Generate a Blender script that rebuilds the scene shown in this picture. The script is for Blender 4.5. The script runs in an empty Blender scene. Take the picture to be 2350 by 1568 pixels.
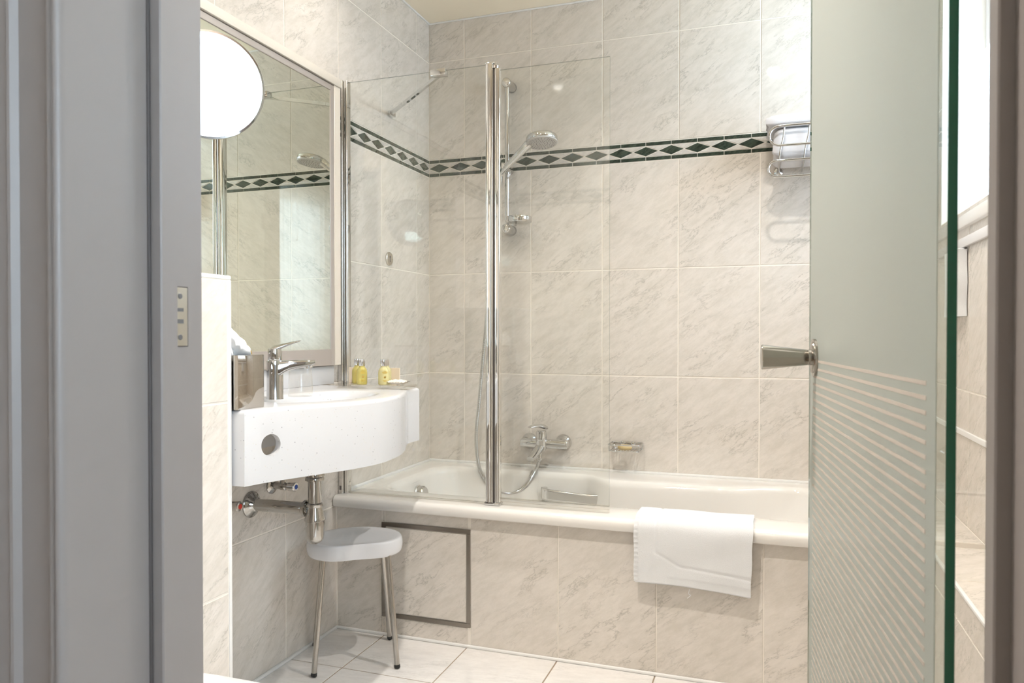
import bpy, bmesh, math, random
from mathutils import Vector, Matrix

random.seed(7)
scene = bpy.context.scene
col = scene.collection
PI = math.pi

# ------------------------------------------------------------------ camera
H = 1.0368
PSI, PITCH, ROLL = math.radians(19.2245), math.radians(-0.6969), math.radians(0.0214)
cam_d = bpy.data.cameras.new('camera')
cam = bpy.data.objects.new('camera', cam_d); col.objects.link(cam)
fw = Vector((-math.sin(PSI)*math.cos(PITCH), math.cos(PSI)*math.cos(PITCH), math.sin(PITCH)))
r0 = Vector((math.cos(PSI), math.sin(PSI), 0)); u0 = r0.cross(fw)
rr = r0*math.cos(ROLL) + u0*math.sin(ROLL); uu = -r0*math.sin(ROLL) + u0*math.cos(ROLL)
M = Matrix((rr, uu, -fw)).transposed().to_4x4(); M.translation = Vector((0, 0, H))
cam.matrix_world = M
cam_d.sensor_width = 36; cam_d.lens = 1711.377/2350*36; cam_d.shift_y = 7.466/2350
cam_d.clip_start = 0.01
cam_d.dof.use_dof = True; cam_d.dof.focus_distance = 2.75; cam_d.dof.aperture_fstop = 11
scene.camera = cam

# ------------------------------------------------------------------ world, view
world = bpy.data.worlds.new('overcast_sky'); scene.world = world
world.use_nodes = True
bg = world.node_tree.nodes['Background']
bg.inputs['Color'].default_value = (0.68, 0.84, 1.0, 1); bg.inputs['Strength'].default_value = 16
scene.view_settings.view_transform = 'Standard'
scene.view_settings.look = 'None'
scene.view_settings.exposure = 0.15
scene.view_settings.gamma = 1.0
scene.view_settings.use_curve_mapping = False
cy = scene.cycles
cy.use_denoising = True
cy.use_adaptive_sampling = True; cy.adaptive_threshold = 0.1; cy.adaptive_min_samples = 16
cy.max_bounces = 7; cy.diffuse_bounces = 4; cy.glossy_bounces = 5; cy.transmission_bounces = 5; cy.transparent_max_bounces = 12
cy.caustics_reflective = False; cy.caustics_refractive = True
cy.blur_glossy = 0.5
cy.sample_clamp_indirect = 6.0

# main dimensions (metres)
XL, XR, YB, YF, ZC = -1.4577, 0.55, 3.05, 0.727, 2.434     # bathroom inner faces
YA = 2.2856                                               # face of the tiled bath front
LAMPS = [(-0.60, 1.20), (-1.13, 2.08), (0.00, 1.95)]  # last spot is an added fill to brighten the back wall, no known fixture
LAMP_W = [112, 13, 66]
WARM = (1.0, 0.945, 0.88)
for i, (x, y) in enumerate(LAMPS):
    ld = bpy.data.lights.new('downlight_lamp', 'SPOT'); ld.energy = LAMP_W[i]; ld.color = WARM
    ld.spot_size = math.radians(150); ld.spot_blend = 0.9; ld.shadow_soft_size = 0.025
    lo = bpy.data.objects.new('downlight_lamp', ld); col.objects.link(lo); lo.location = (x, y, ZC - 0.006)
# sky portals at the two windows
def portal(loc, rot, sx, sy):
    ld = bpy.data.lights.new('window_portal', 'AREA'); ld.shape = 'RECTANGLE'; ld.size = sx; ld.size_y = sy
    ld.cycles.is_portal = True
    lo = bpy.data.objects.new('window_portal', ld); col.objects.link(lo); lo.location = loc; lo.rotation_euler = rot
portal((1.57, -1.05, 1.625), (0, PI/2, 0), 1.55, 1.9)
portal((XR + 0.21, 2.525, 1.84), (0, PI/2, 0), 0.84, 0.81)

# ------------------------------------------------------------------ materials
MATS = {}
def new_mat(name):
    m = bpy.data.materials.new(name); m.use_nodes = True
    nt = m.node_tree; nt.nodes.clear()
    out = nt.nodes.new('ShaderNodeOutputMaterial')
    MATS[name] = m
    return m, nt, out
def N(nt, t, **kw):
    n = nt.nodes.new(t)
    for k, v in kw.items():
        if k.startswith('i_'): n.inputs[k[2:].replace('_', ' ')].default_value = v
        else: setattr(n, k, v)
    return n
def pr(name, c, rough=0.4, metal=0.0, spec=0.5, bump=None, sub=0.0, coat=0.0, trans=0.0, ior=1.5, sheen=0.0, noise=None):
    m, nt, out = new_mat(name)
    b = N(nt, 'ShaderNodeBsdfPrincipled')
    b.inputs['Base Color'].default_value = (*c, 1); b.inputs['Roughness'].default_value = rough
    b.inputs['Metallic'].default_value = metal; b.inputs['Specular IOR Level'].default_value = spec
    b.inputs['Coat Weight'].default_value = coat; b.inputs['Transmission Weight'].default_value = trans
    b.inputs['IOR'].default_value = ior; b.inputs['Sheen Weight'].default_value = sheen
    if sub: b.inputs['Subsurface Weight'].default_value = sub; b.inputs['Subsurface Radius'].default_value = (.02, .02, .02)
    if bump or noise:
        tc = N(nt, 'ShaderNodeTexCoord')
    if noise:
        sc, c2 = noise
        n = N(nt, 'ShaderNodeTexNoise'); n.inputs['Scale'].default_value = sc; n.inputs['Detail'].default_value = 5
        nt.links.new(tc.outputs['Object'], n.inputs['Vector'])
        mx = N(nt, 'ShaderNodeMix', data_type='RGBA'); mx.inputs[6].default_value = (*c, 1); mx.inputs[7].default_value = (*c2, 1)
        nt.links.new(n.outputs['Fac'], mx.inputs[0]); nt.links.new(mx.outputs[2], b.inputs['Base Color'])
    if bump:
        sc, st, dist = bump
        n = N(nt, 'ShaderNodeTexNoise'); n.inputs['Scale'].default_value = sc; n.inputs['Detail'].default_value = 3
        bp = N(nt, 'ShaderNodeBump'); bp.inputs['Strength'].default_value = st; bp.inputs['Distance'].default_value = dist
        nt.links.new(tc.outputs['Object'], n.inputs['Vector'])
        nt.links.new(n.outputs['Fac'], bp.inputs['Height']); nt.links.new(bp.outputs['Normal'], b.inputs['Normal'])
    nt.links.new(b.outputs[0], out.inputs[0])
    return m
def ramp(nt, stops):
    r = N(nt, 'ShaderNodeValToRGB'); e = r.color_ramp.elements
    while len(e) < len(stops): e.new(0.5)
    for i, (p, c) in enumerate(stops):
        e[i].position = p; e[i].color = (*c, 1) if len(c) == 3 else c
    return r
def marble(name, light, mid, vein, rough=0.14, ang=-0.62, sc=1.0, vstr=0.85):
    m, nt, out = new_mat(name); L = nt.links.new
    b = N(nt, 'ShaderNodeBsdfPrincipled'); b.inputs['Roughness'].default_value = rough
    b.inputs['Specular IOR Level'].default_value = 0.5
    tc = N(nt, 'ShaderNodeTexCoord'); oi = N(nt, 'ShaderNodeObjectInfo')
    ml = N(nt, 'ShaderNodeVectorMath', operation='SCALE'); ml.inputs[0].default_value = (37.0, 61.0, 83.0)
    L(oi.outputs['Random'], ml.inputs['Scale'])
    mp = N(nt, 'ShaderNodeMapping'); mp.inputs['Rotation'].default_value = (0, 0, ang); mp.inputs['Scale'].default_value = (sc, sc, sc)
    L(tc.outputs['Object'], mp.inputs['Vector'])
    st = N(nt, 'ShaderNodeVectorMath', operation='MULTIPLY'); st.inputs[1].default_value = (1, 3.1, 1); L(mp.outputs[0], st.inputs[0])
    ad = N(nt, 'ShaderNodeVectorMath', operation='ADD'); L(st.outputs[0], ad.inputs[0]); L(ml.outputs[0], ad.inputs[1])
    # mottled clouds
    n1 = N(nt, 'ShaderNodeTexNoise'); n1.inputs['Scale'].default_value = 12; n1.inputs['Detail'].default_value = 6; n1.inputs['Roughness'].default_value = 0.78; n1.inputs['Distortion'].default_value = 0.12
    L(ad.outputs[0], n1.inputs['Vector'])
    r1 = ramp(nt, [(0.38, mid), (0.60, light)]); L(n1.outputs['Fac'], r1.inputs[0])
    # veins
    n2 = N(nt, 'ShaderNodeTexNoise'); n2.inputs['Scale'].default_value = 5.0; n2.inputs['Detail'].default_value = 5; n2.inputs['Roughness'].default_value = 0.70; n2.inputs['Distortion'].default_value = 0.25
    L(ad.outputs[0], n2.inputs['Vector'])
    sb = N(nt, 'ShaderNodeMath', operation='SUBTRACT'); sb.inputs[1].default_value = 0.5; L(n2.outputs['Fac'], sb.inputs[0])
    ab = N(nt, 'ShaderNodeMath', operation='ABSOLUTE'); L(sb.outputs[0], ab.inputs[0])
    rv = ramp(nt, [(0.0, (1, 1, 1)), (0.004, (.7, .7, .7)), (0.013, (.22, .22, .22)), (0.045, (0, 0, 0))]); L(ab.outputs[0], rv.inputs[0])
    n3 = N(nt, 'ShaderNodeTexNoise'); n3.inputs['Scale'].default_value = 3.1; n3.inputs['Detail'].default_value = 2
    L(ad.outputs[0], n3.inputs['Vector'])
    r3 = ramp(nt, [(0.42, (0, 0, 0)), (0.62, (1, 1, 1))]); L(n3.outputs['Fac'], r3.inputs[0])
    mu = N(nt, 'ShaderNodeMath', operation='MULTIPLY'); L(rv.outputs[0], mu.inputs[0]); L(r3.outputs[0], mu.inputs[1])
    mu2 = N(nt, 'ShaderNodeMath', operation='MULTIPLY'); mu2.inputs[1].default_value = vstr; L(mu.outputs[0], mu2.inputs[0])
    mx = N(nt, 'ShaderNodeMix', data_type='RGBA'); L(mu2.outputs[0], mx.inputs[0]); L(r1.outputs[0], mx.inputs[6]); mx.inputs[7].default_value = (*vein, 1)
    L(mx.outputs[2], b.inputs['Base Color'])
    L(b.outputs[0], out.inputs[0])
    return m
def clear_glass(name, tint=(1, 1, 1), ior=1.5, rough=0.0):
    m, nt, out = new_mat(name); L = nt.links.new
    t = N(nt, 'ShaderNodeBsdfTransparent'); t.inputs[0].default_value = (*tint, 1)
    g = N(nt, 'ShaderNodeBsdfGlossy'); g.inputs['Roughness'].default_value = rough; g.inputs[0].default_value = (1, 1, 1, 1)
    ge = N(nt, 'ShaderNodeNewGeometry')
    mi = N(nt, 'ShaderNodeMix'); mi.inputs[2].default_value = ior; mi.inputs[3].default_value = 1/ior
    L(ge.outputs['Backfacing'], mi.inputs[0])
    f = N(nt, 'ShaderNodeFresnel'); L(mi.outputs[0], f.inputs['IOR'])
    mx = N(nt, 'ShaderNodeMixShader'); L(f.outputs[0], mx.inputs[0]); L(t.outputs[0], mx.inputs[1]); L(g.outputs[0], mx.inputs[2])
    L(mx.outputs[0], out.inputs[0])
    return m
def speckled(name, base):
    m, nt, out = new_mat(name); L = nt.links.new
    b = N(nt, 'ShaderNodeBsdfPrincipled'); b.inputs['Roughness'].default_value = 0.22
    tc = N(nt, 'ShaderNodeTexCoord')
    v = N(nt, 'ShaderNodeTexVoronoi'); v.inputs['Scale'].default_value = 130; L(tc.outputs['Object'], v.inputs['Vector'])
    r = ramp(nt, [(0.0, (1, 1, 1)), (0.14, (1, 1, 1)), (0.20, (0, 0, 0))]); L(v.outputs['Distance'], r.inputs[0])
    sp = N(nt, 'ShaderNodeSeparateColor'); L(v.outputs['Color'], sp.inputs[0])
    gt = N(nt, 'ShaderNodeMath', operation='GREATER_THAN'); gt.inputs[1].default_value = 0.62; L(sp.outputs[0], gt.inputs[0])
    mu = N(nt, 'ShaderNodeMath', operation='MULTIPLY'); L(r.outputs[0], mu.inputs[0]); L(gt.outputs[0], mu.inputs[1])
    rc = ramp(nt, [(0.0, (.30, .30, .33)), (0.5, (.55, .54, .52)), (1.0, (.70, .66, .60))]); L(sp.outputs[1], rc.inputs[0])
    mx = N(nt, 'ShaderNodeMix', data_type='RGBA'); mx.inputs[6].default_value = (*base, 1)
    L(mu.outputs[0], mx.inputs[0]); L(rc.outputs[0], mx.inputs[7]); L(mx.outputs[2], b.inputs['Base Color'])
    L(b.outputs[0], out.inputs[0])
    return m
def cloth_translucent(name, c, dif, tra, transp):
    m, nt, out = new_mat(name); L = nt.links.new
    d = N(nt, 'ShaderNodeBsdfDiffuse'); d.inputs[0].default_value = (*c, 1)
    t = N(nt, 'ShaderNodeBsdfTranslucent'); t.inputs[0].default_value = (*c, 1)
    p = N(nt, 'ShaderNodeBsdfTransparent')
    m1 = N(nt, 'ShaderNodeMixShader'); m1.inputs[0].default_value = tra/(dif+tra); L(d.outputs[0], m1.inputs[1]); L(t.outputs[0], m1.inputs[2])
    m2 = N(nt, 'ShaderNodeMixShader'); m2.inputs[0].default_value = transp; L(m1.outputs[0], m2.inputs[1]); L(p.outputs[0], m2.inputs[2])
    L(m2.outputs[0], out.inputs[0])
    return m
def frosted(name, c, rough):
    m, nt, out = new_mat(name); L = nt.links.new
    rf = N(nt, 'ShaderNodeBsdfRefraction'); rf.inputs[0].default_value = (*c, 1); rf.inputs['Roughness'].default_value = rough; rf.inputs['IOR'].default_value = 1.25
    df = N(nt, 'ShaderNodeBsdfDiffuse'); df.inputs[0].default_value = (*c, 1)
    tl = N(nt, 'ShaderNodeBsdfTranslucent'); tl.inputs[0].default_value = (*c, 1)
    gl = N(nt, 'ShaderNodeBsdfGlossy'); gl.inputs['Roughness'].default_value = 0.28
    tp = N(nt, 'ShaderNodeBsdfTransparent'); tp.inputs[0].default_value = (*c, 1)
    a = N(nt, 'ShaderNodeMixShader'); a.inputs[0].default_value = 0.65; L(tl.outputs[0], a.inputs[1]); L(rf.outputs[0], a.inputs[2])
    a2 = N(nt, 'ShaderNodeMixShader'); a2.inputs[0].default_value = 0.40; L(a.outputs[0], a2.inputs[1]); L(df.outputs[0], a2.inputs[2])
    lw = N(nt, 'ShaderNodeLayerWeight'); lw.inputs[0].default_value = 0.30
    sc = N(nt, 'ShaderNodeMath', operation='MULTIPLY'); sc.inputs[1].default_value = 0.35; L(lw.outputs['Fresnel'], sc.inputs[0])
    a3 = N(nt, 'ShaderNodeMixShader'); L(sc.outputs[0], a3.inputs[0]); L(a2.outputs[0], a3.inputs[1]); L(gl.outputs[0], a3.inputs[2])
    L(a3.outputs[0], out.inputs[0])
    return m

marble('tile', (.785, .725, .660), (.695, .642, .572), (.47, .435, .38), rough=0.06, ang=-0.62)
marble('floor_tile', (.84, .81, .78), (.76, .73, .70), (.56, .54, .51), rough=0.10, vstr=0.5, ang=-0.2)
marble('green_marble', (.050, .075, .055), (.010, .020, .014), (.20, .22, .17), rough=0.12, sc=2.2, vstr=0.35)
marble('cream_marble', (.70, .66, .61), (.58, .54, .50), (.42, .40, .37), rough=0.16, sc=2.0, vstr=0.4)
pr('grout', (.90, .84, .76), 0.8)
pr('floor_grout', (.34, .26, .19), 0.85)
pr('silicone', (.86, .85, .83), 0.35)
pr('ceiling_paint', (.96, .86, .69), 0.7)
pr('hall_wall', (.62, .52, .44), 0.8)
pr('hall_floor', (.30, .20, .13), 0.5)
pr('frame_paint', (.325, .288, .270), 0.42, bump=(400, .06, .0006))
pr('gasket', (.10, .085, .08), 0.6)
pr('satin_steel', (.62, .59, .53), 0.30, 1.0)
pr('panel_steel', (.30, .27, .24), 0.28, 1.0)
pr('chrome_mid', (.52, .51, .49), 0.06, 1.0)
pr('brushed_steel', (.40, .375, .335), 0.20, 1.0)
pr('chrome', (.64, .64, .635), 0.045, 1.0)
pr('worn_chrome', (.52, .50, .47), 0.14, 1.0, bump=(160, .12, .0006))
pr('soft_chrome', (.74, .73, .715), 0.14, 1.0)
pr('post_chrome', (.82, .82, .81), 0.05, 1.0)
pr('chrome_dim', (.46, .43, .39), 0.05, 1.0)
pr('mirror_silver', (.83, .86, .79), 0.0, 1.0)
pr('vanity_mirror', (.93, .94, .95), 0.01, 1.0)
pr('frame_metal', (.56, .51, .48), 0.35, 0.55)
pr('cream_stone', (.82, .76, .67), 0.30, noise=(240, (.76, .69, .60)))
speckled('basin_stone', (.68, .68, .69))
pr('enamel', (.86, .83, .785), 0.07, coat=0.3)
pr('white_ceramic', (.88, .875, .86), 0.08)
pr('white_plastic', (.80, .795, .81), 0.16, sub=0.0)
pr('black_rubber', (.02, .02, .02), 0.55)
pr('towel', (.955, .96, .97), 0.95, bump=(900, .9, .0025), sheen=0.4, spec=0.1)
pr('towel_lilac', (.86, .845, .86), 0.95, bump=(900, .9, .0025), sheen=0.4, spec=0.1)
pr('tissue', (.92, .915, .91), 0.9)
pr('gold', (.72, .48, .14), 0.3, 1.0)
pr('soap', (.74, .58, .30), 0.45)
pr('dark_mark', (.16, .15, .15), 0.5)
pr('valve_red', (.70, .05, .03), 0.35)
pr('valve_blue', (.03, .10, .45), 0.35)
pr('card', (.80, .68, .55), 0.7)
pr('wrapper', (.90, .86, .80), 0.35, noise=(60, (.80, .72, .60)))
pr('print_gold', (.55, .36, .03), 0.5)
pr('glass_edge_green', (.028, .165, .098), 0.12, coat=0.3)
pr('grille_grey', (.55, .53, .51), 0.4)
pr('stripe_etch', (.62, .55, .48), 0.65)
clear_glass('screen_glass', (.985, .992, .985))
clear_glass('screen_rim', (.45, .50, .47))
clear_glass('tumbler_glass', (.97, .965, .95), 1.45)
clear_glass('acrylic', (.96, .95, .93), 1.49, 0.03)
clear_glass('door_glass', (.93, .97, .95))
clear_glass('window_glass', (.97, .98, .98))
frosted('frosted_film', (.87, .90, .855), 0.42)
cloth_translucent('sheer_curtain', (.95, .95, .95), .30, .70, .50)
cloth_translucent('blind_cloth', (.93, .94, .95), .25, .75, .22)
m, nt, out = new_mat('yellow_gel')
b_ = N(nt, 'ShaderNodeBsdfPrincipled'); b_.inputs['Base Color'].default_value = (.90, .80, .30, 1); b_.inputs['Roughness'].default_value = .05
b_.inputs['Transmission Weight'].default_value = .55; b_.inputs['IOR'].default_value = 1.3
nt.links.new(b_.outputs[0], out.inputs[0])
m, nt, out = new_mat('pale_gel')
b_ = N(nt, 'ShaderNodeBsdfPrincipled'); b_.inputs['Base Color'].default_value = (.93, .86, .48, 1); b_.inputs['Roughness'].default_value = .05
b_.inputs['Transmission Weight'].default_value = .45; b_.inputs['IOR'].default_value = 1.3
nt.links.new(b_.outputs[0], out.inputs[0])

# ------------------------------------------------------------------ helpers
def V(*a): return Vector(a)
def shade(bm, deg):
    lim = math.radians(deg)
    for f in bm.faces: f.smooth = True
    for e in bm.edges:
        if len(e.link_faces) == 2:
            try: e.smooth = e.calc_face_angle() < lim
            except Exception: e.smooth = True
        else: e.smooth = True
def tag(o, label=None, cat=None, group=None, kind=None):
    if label: o['label'] = label
    if cat: o['category'] = cat
    if group: o['group'] = group
    if kind: o['kind'] = kind
    return o
def origin_of(p):
    return p.matrix_world.translation if p else Vector((0, 0, 0))
BASE = {}
def thing(name, loc, label=None, cat=None, group=None, kind=None):
    e = bpy.data.objects.new(name, None); col.objects.link(e); e.location = loc; e.empty_display_size = 0.05
    BASE[e] = Vector(loc)
    return tag(e, label, cat, group, kind)
def obj(name, bm, mat, parent=None, smooth=None, world=True, **tg):
    """mesh in world coordinates -> object with its origin at the mesh centre"""
    bm.normal_update()
    bmesh.ops.recalc_face_normals(bm, faces=bm.faces[:])
    if smooth is not None: shade(bm, smooth)
    vs = bm.verts
    lo = Vector((min(v.co.x for v in vs), min(v.co.y for v in vs), min(v.co.z for v in vs)))
    hi = Vector((max(v.co.x for v in vs), max(v.co.y for v in vs), max(v.co.z for v in vs)))
    c = (lo + hi)/2
    bmesh.ops.translate(bm, verts=bm.verts[:], vec=-c)
    me = bpy.data.meshes.new(name); bm.to_mesh(me); bm.free()
    for mm in (mat if isinstance(mat, (list, tuple)) else [mat]): me.materials.append(MATS[mm])
    o = bpy.data.objects.new(name, me); col.objects.link(o)
    if parent is not None:
        o.parent = parent; o.location = c - BASE[parent]
    else: o.location = c
    BASE[o] = c.copy()
    return tag(o, **tg)
def B(): return bmesh.new()
def box(bm, x0, x1, y0, y1, z0, z1, bev=0.0, seg=2):
    g = bmesh.ops.create_cube(bm, size=1.0); vs = g['verts']
    bmesh.ops.scale(bm, vec=(x1-x0, y1-y0, z1-z0), verts=vs)
    bmesh.ops.translate(bm, vec=((x0+x1)/2, (y0+y1)/2, (z0+z1)/2), verts=vs)
    if bev:
        es = list({e for v in vs for e in v.link_edges})
        bmesh.ops.bevel(bm, geom=es, offset=bev, segments=seg, profile=0.5, affect='EDGES')
    return bm
def basis(d):
    d = Vector(d).normalized()
    a = Vector((0, 0, 1)) if abs(d.z) < 0.95 else Vector((1, 0, 0))
    x = a.cross(d).normalized(); y = d.cross(x)
    return x, y, d
def loft(bm, rings, cap0=True, cap1=True, closed=True):
    R = [[bm.verts.new(p) for p in ring] for ring in rings]
    n = len(R[0])
    for a, b in zip(R[:-1], R[1:]):
        for i in range(n if closed else n-1):
            j = (i+1) % n
            try: bm.faces.new((a[i], a[j], b[j], b[i]))
            except ValueError: pass
    if cap0: bm.faces.new(R[0][::-1])
    if cap1: bm.faces.new(R[-1])
    return R
def lathe(bm, base, axis, prof, n=32):
    """prof = [(distance along axis, radius)...]"""
    x, y, d = basis(axis); base = Vector(base)
    rings = [[base + d*h + (x*math.cos(2*PI*i/n) + y*math.sin(2*PI*i/n))*max(r, 1e-5) for i in range(n)] for h, r in prof]
    loft(bm, rings, True, True)
    return bm
def cyl(bm, p0, p1, r, r1=None, n=24, ch=0.0):
    p0, p1 = Vector(p0), Vector(p1); L = (p1-p0).length; r1 = r if r1 is None else r1
    if ch: prof = [(0, r-ch), (ch, r), (L-ch, r1), (L, r1-ch)]
    else: prof = [(0, r), (L, r1)]
    return lathe(bm, p0, p1-p0, prof, n)
def smooth_path(pts, k=8):
    pts = [Vector(p) for p in pts]; out = []
    for i in range(len(pts)-1):
        p0 = pts[max(i-1, 0)]; p1 = pts[i]; p2 = pts[i+1]; p3 = pts[min(i+2, len(pts)-1)]
        for s in range(k):
            t = s/k
            out.append(0.5*((2*p1) + (p2-p0)*t + (2*p0-5*p1+4*p2-p3)*t*t + (3*p1-p0-3*p2+p3)*t**3))
    out.append(pts[-1]); return out
def tube(bm, pts, r, n=12, closed=False, rad=None):
    pts = [Vector(p) for p in pts]; m = len(pts)
    def tan(i):
        if closed: return (pts[(i+1) % m] - pts[(i-1) % m]).normalized()
        return (pts[min(i+1, m-1)] - pts[max(i-1, 0)]).normalized()
    x, y, d = basis(tan(0)); rings = []
    for i in range(m):
        t = tan(i); x = (x - t*x.dot(t)).normalized(); y = t.cross(x)
        ri = rad(i) if rad else r
        rings.append([pts[i] + (x*math.cos(2*PI*k/n) + y*math.sin(2*PI*k/n))*ri for k in range(n)])
    if closed:
        R = loft(bm, rings, False, False)
        a, b = R[-1], R[0]
        # match the twist
        best = min(range(n), key=lambda s: (a[0].co - b[s].co).length)
        for i in range(n):
            bm.faces.new((a[i], a[(i+1) % n], b[(i+1+best) % n], b[(i+best) % n]))
    else: loft(bm, rings)
    return bm
def prism(bm, poly, origin, ux, uy, uz, h0, h1, ch=0.0):
    """polygon in (ux,uy) at origin, from h0 to h1 along uz; ch = chamfer at h1"""
    o = Vector(origin); n = len(poly)
    P = lambda p, h: o + ux*p[0] + uy*p[1] + uz*h
    rings = [[P(p, h0) for p in poly]]
    if ch:
        rings.append([P(p, h1-ch) for p in poly]); cx = sum(p[0] for p in poly)/n; cyy = sum(p[1] for p in poly)/n
        q = []
        for p in poly:
            d = math.hypot(p[0]-cx, p[1]-cyy); s = max(0, 1-ch*1.3/d); q.append((cx+(p[0]-cx)*s, cyy+(p[1]-cyy)*s))
        rings.append([P(p, h1) for p in q])
    else: rings.append([P(p, h1) for p in poly])
    loft(bm, rings)
    return bm
def rrect(x0, x1, y0, y1, r, nc=8, ns=10):
    """rounded rectangle, fixed number of points, counter-clockwise"""
    pts = []
    cs = [((x1-r, y0+r), -PI/2), ((x1-r, y1-r), 0), ((x0+r, y1-r), PI/2), ((x0+r, y0+r), PI)]
    for k, ((cx, cyy), a0) in enumerate(cs):
        arc = [(cx + r*math.cos(a0+PI/2*i/nc), cyy + r*math.sin(a0+PI/2*i/nc)) for i in range(nc+1)]
        pts += arc
        (cx2, cy2), b0 = cs[(k+1) % 4]
        e = (cx2 + r*math.cos(b0), cy2 + r*math.sin(b0)); s = arc[-1]
        pts += [(s[0]+(e[0]-s[0])*i/ns, s[1]+(e[1]-s[1])*i/ns) for i in range(1, ns)]
    return pts
def clip(poly, axis, val, keep_greater):
    out = []
    for i in range(len(poly)):
        a, b = poly[i], poly[(i+1) % len(poly)]
        ia = (a[axis] >= val) == keep_greater or a[axis] == val
        ib = (b[axis] >= val) == keep_greater or b[axis] == val
        if ia: out.append(a)
        if ia != ib:
            t = (val-a[axis])/(b[axis]-a[axis]); out.append((a[0]+(b[0]-a[0])*t, a[1]+(b[1]-a[1])*t))
    return out

# tiles: one shared mesh for each size, local x = along the wall, y = up, z = out of the wall
TILE_MESH = {}
def tile_mesh(w, h, mat, th=0.006, ch=0.0009):
    key = (round(w, 4), round(h, 4), mat)
    if key not in TILE_MESH:
        bm = B(); prism(bm, [(-w/2, -h/2), (w/2, -h/2), (w/2, h/2), (-w/2, h/2)], (0, 0, 0), V(1, 0, 0), V(0, 1, 0), V(0, 0, 1), -th, 0, ch)
        bmesh.ops.recalc_face_normals(bm, faces=bm.faces[:])
        me = bpy.data.meshes.new('tile'); bm.to_mesh(me); bm.free(); me.materials.append(MATS[mat]); TILE_MESH[key] = me
    return TILE_MESH[key]
def put(name, me, parent, pos, ux, uy, uz):
    o = bpy.data.objects.new(name, me); col.objects.link(o); o.parent = parent
    Mx = Matrix((ux, uy, uz)).transposed().to_4x4(); Mx.translation = Vector(pos) - BASE[parent]
    o.matrix_local = Mx
    return o
def tile_wall(parent, origin, ux, uy, uz, us, vs, umin, umax, vmin, vmax, mat='tile', g=0.0050, hole=None, lift=0.0):
    o0 = Vector(origin)
    for a, b in zip(us[:-1], us[1:]):
        a, b = max(a, umin), min(b, umax)
        if b-a < 0.012: continue
        for c, d in zip(vs[:-1], vs[1:]):
            c, d = max(c, vmin), min(d, vmax)
            if d-c < 0.012: continue
            cells = [(a, b, c, d)]
            if hole:
                ha, hb, hc, hd = hole
                if a < hb and b > ha and c < hd and d > hc:
                    cells = []
                    if ha > a: cells.append((a, ha, c, d))
                    if hb < b: cells.append((hb, b, c, d))
                    m0, m1 = max(a, ha), min(b, hb)
                    if hc > c: cells.append((m0, m1, c, hc))
                    if hd < d: cells.append((m0, m1, hd, d))
            for (p, q, r, s) in cells:
                if q-p < 0.012 or s-r < 0.012: continue
                jit = random.uniform(-0.00025, 0.00025)
                put('tile', tile_mesh(q-p-g, s-r-g, mat), parent, o0 + ux*((p+q)/2) + uy*((r+s)/2) + uz*(lift+jit), ux, uy, uz)
def band(parent, origin, ux, uz, umin, umax, u0, pitch=0.1025):
    """decorative border: green bars above and below a row of green diamonds between cream triangles"""
    o0 = Vector(origin); uy = V(0, 0, 1); g = 0.0012
    k0 = int(math.floor((umin-u0)/pitch))-1; k1 = int(math.ceil((umax-u0)/pitch))+1
    zt0, zt1, zm0, zm1, zb0, zb1 = 1.8082, 1.8215, 1.7655, 1.8048, 1.7487, 1.7622
    zc = (zm0+zm1)/2; hz = (zm1-zm0)/2
    def piece(name, poly, mat):
        poly = clip(clip(poly, 0, umin+g, True), 0, umax-g, False)
        if len(poly) < 3: return
        if max(p[0] for p in poly)-min(p[0] for p in poly) < 0.006: return
        cu = sum(p[0] for p in poly)/len(poly); cv = sum(p[1] for p in poly)/len(poly)
        key = (name, tuple((round(p[0]-cu, 4), round(p[1]-cv, 4)) for p in poly))
        if key not in TILE_MESH:
            bm = B(); prism(bm, [(p[0]-cu, p[1]-cv) for p in poly], (0, 0, 0), V(1, 0, 0), V(0, 1, 0), V(0, 0, 1), -0.005, 0, 0.0004)
            bmesh.ops.recalc_face_normals(bm, faces=bm.faces[:])
            me = bpy.data.meshes.new(name); bm.to_mesh(me); bm.free(); me.materials.append(MATS[mat]); TILE_MESH[key] = me
        put(name, TILE_MESH[key], parent, o0 + ux*cu + uy*cv + uz*0.0004, ux, uy, uz)
    for k in range(k0, k1+1):
        c = u0 + k*pitch
        for z0, z1 in ((zt0, zt1), (zb0, zb1)):
            piece('border_bar', [(c+g, z0), (c+pitch-g, z0), (c+pitch-g, z1), (c+g, z1)], 'green_marble')
        w = pitch/2*0.945
        piece('diamond_tile', [(c-w, zc), (c, zc-hz*0.95), (c+w, zc), (c, zc+hz*0.95)], 'green_marble')
        m = c + pitch/2; wt = pitch/2*0.86; dz = hz*0.13
        piece('triangle_tile', [(m-wt, zm1), (m, zc+dz), (m+wt, zm1)][::-1], 'cream_marble')
        piece('triangle_tile', [(m-wt, zm0), (m+wt, zm0), (m, zc-dz)][::-1], 'cream_marble')

X_, Y_, Z_ = V(1, 0, 0), V(0, 1, 0), V(0, 0, 1)
TP = 0.3102
ROWS_LOW = [-0.003, 0.4344, 0.8718, 1.3096, 1.7468]
ROWS_TOP = [1.8235, 2.2573, ZC]
GR = 0.0016        # grout recess

def wall_box(name, x0, x1, y0, y1, z0, z1, mat, label, cat='wall'):
    bm = B(); box(bm, x0, x1, y0, y1, z0, z1)
    return obj(name, bm, mat, kind='structure', label=label, cat=cat)

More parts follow.
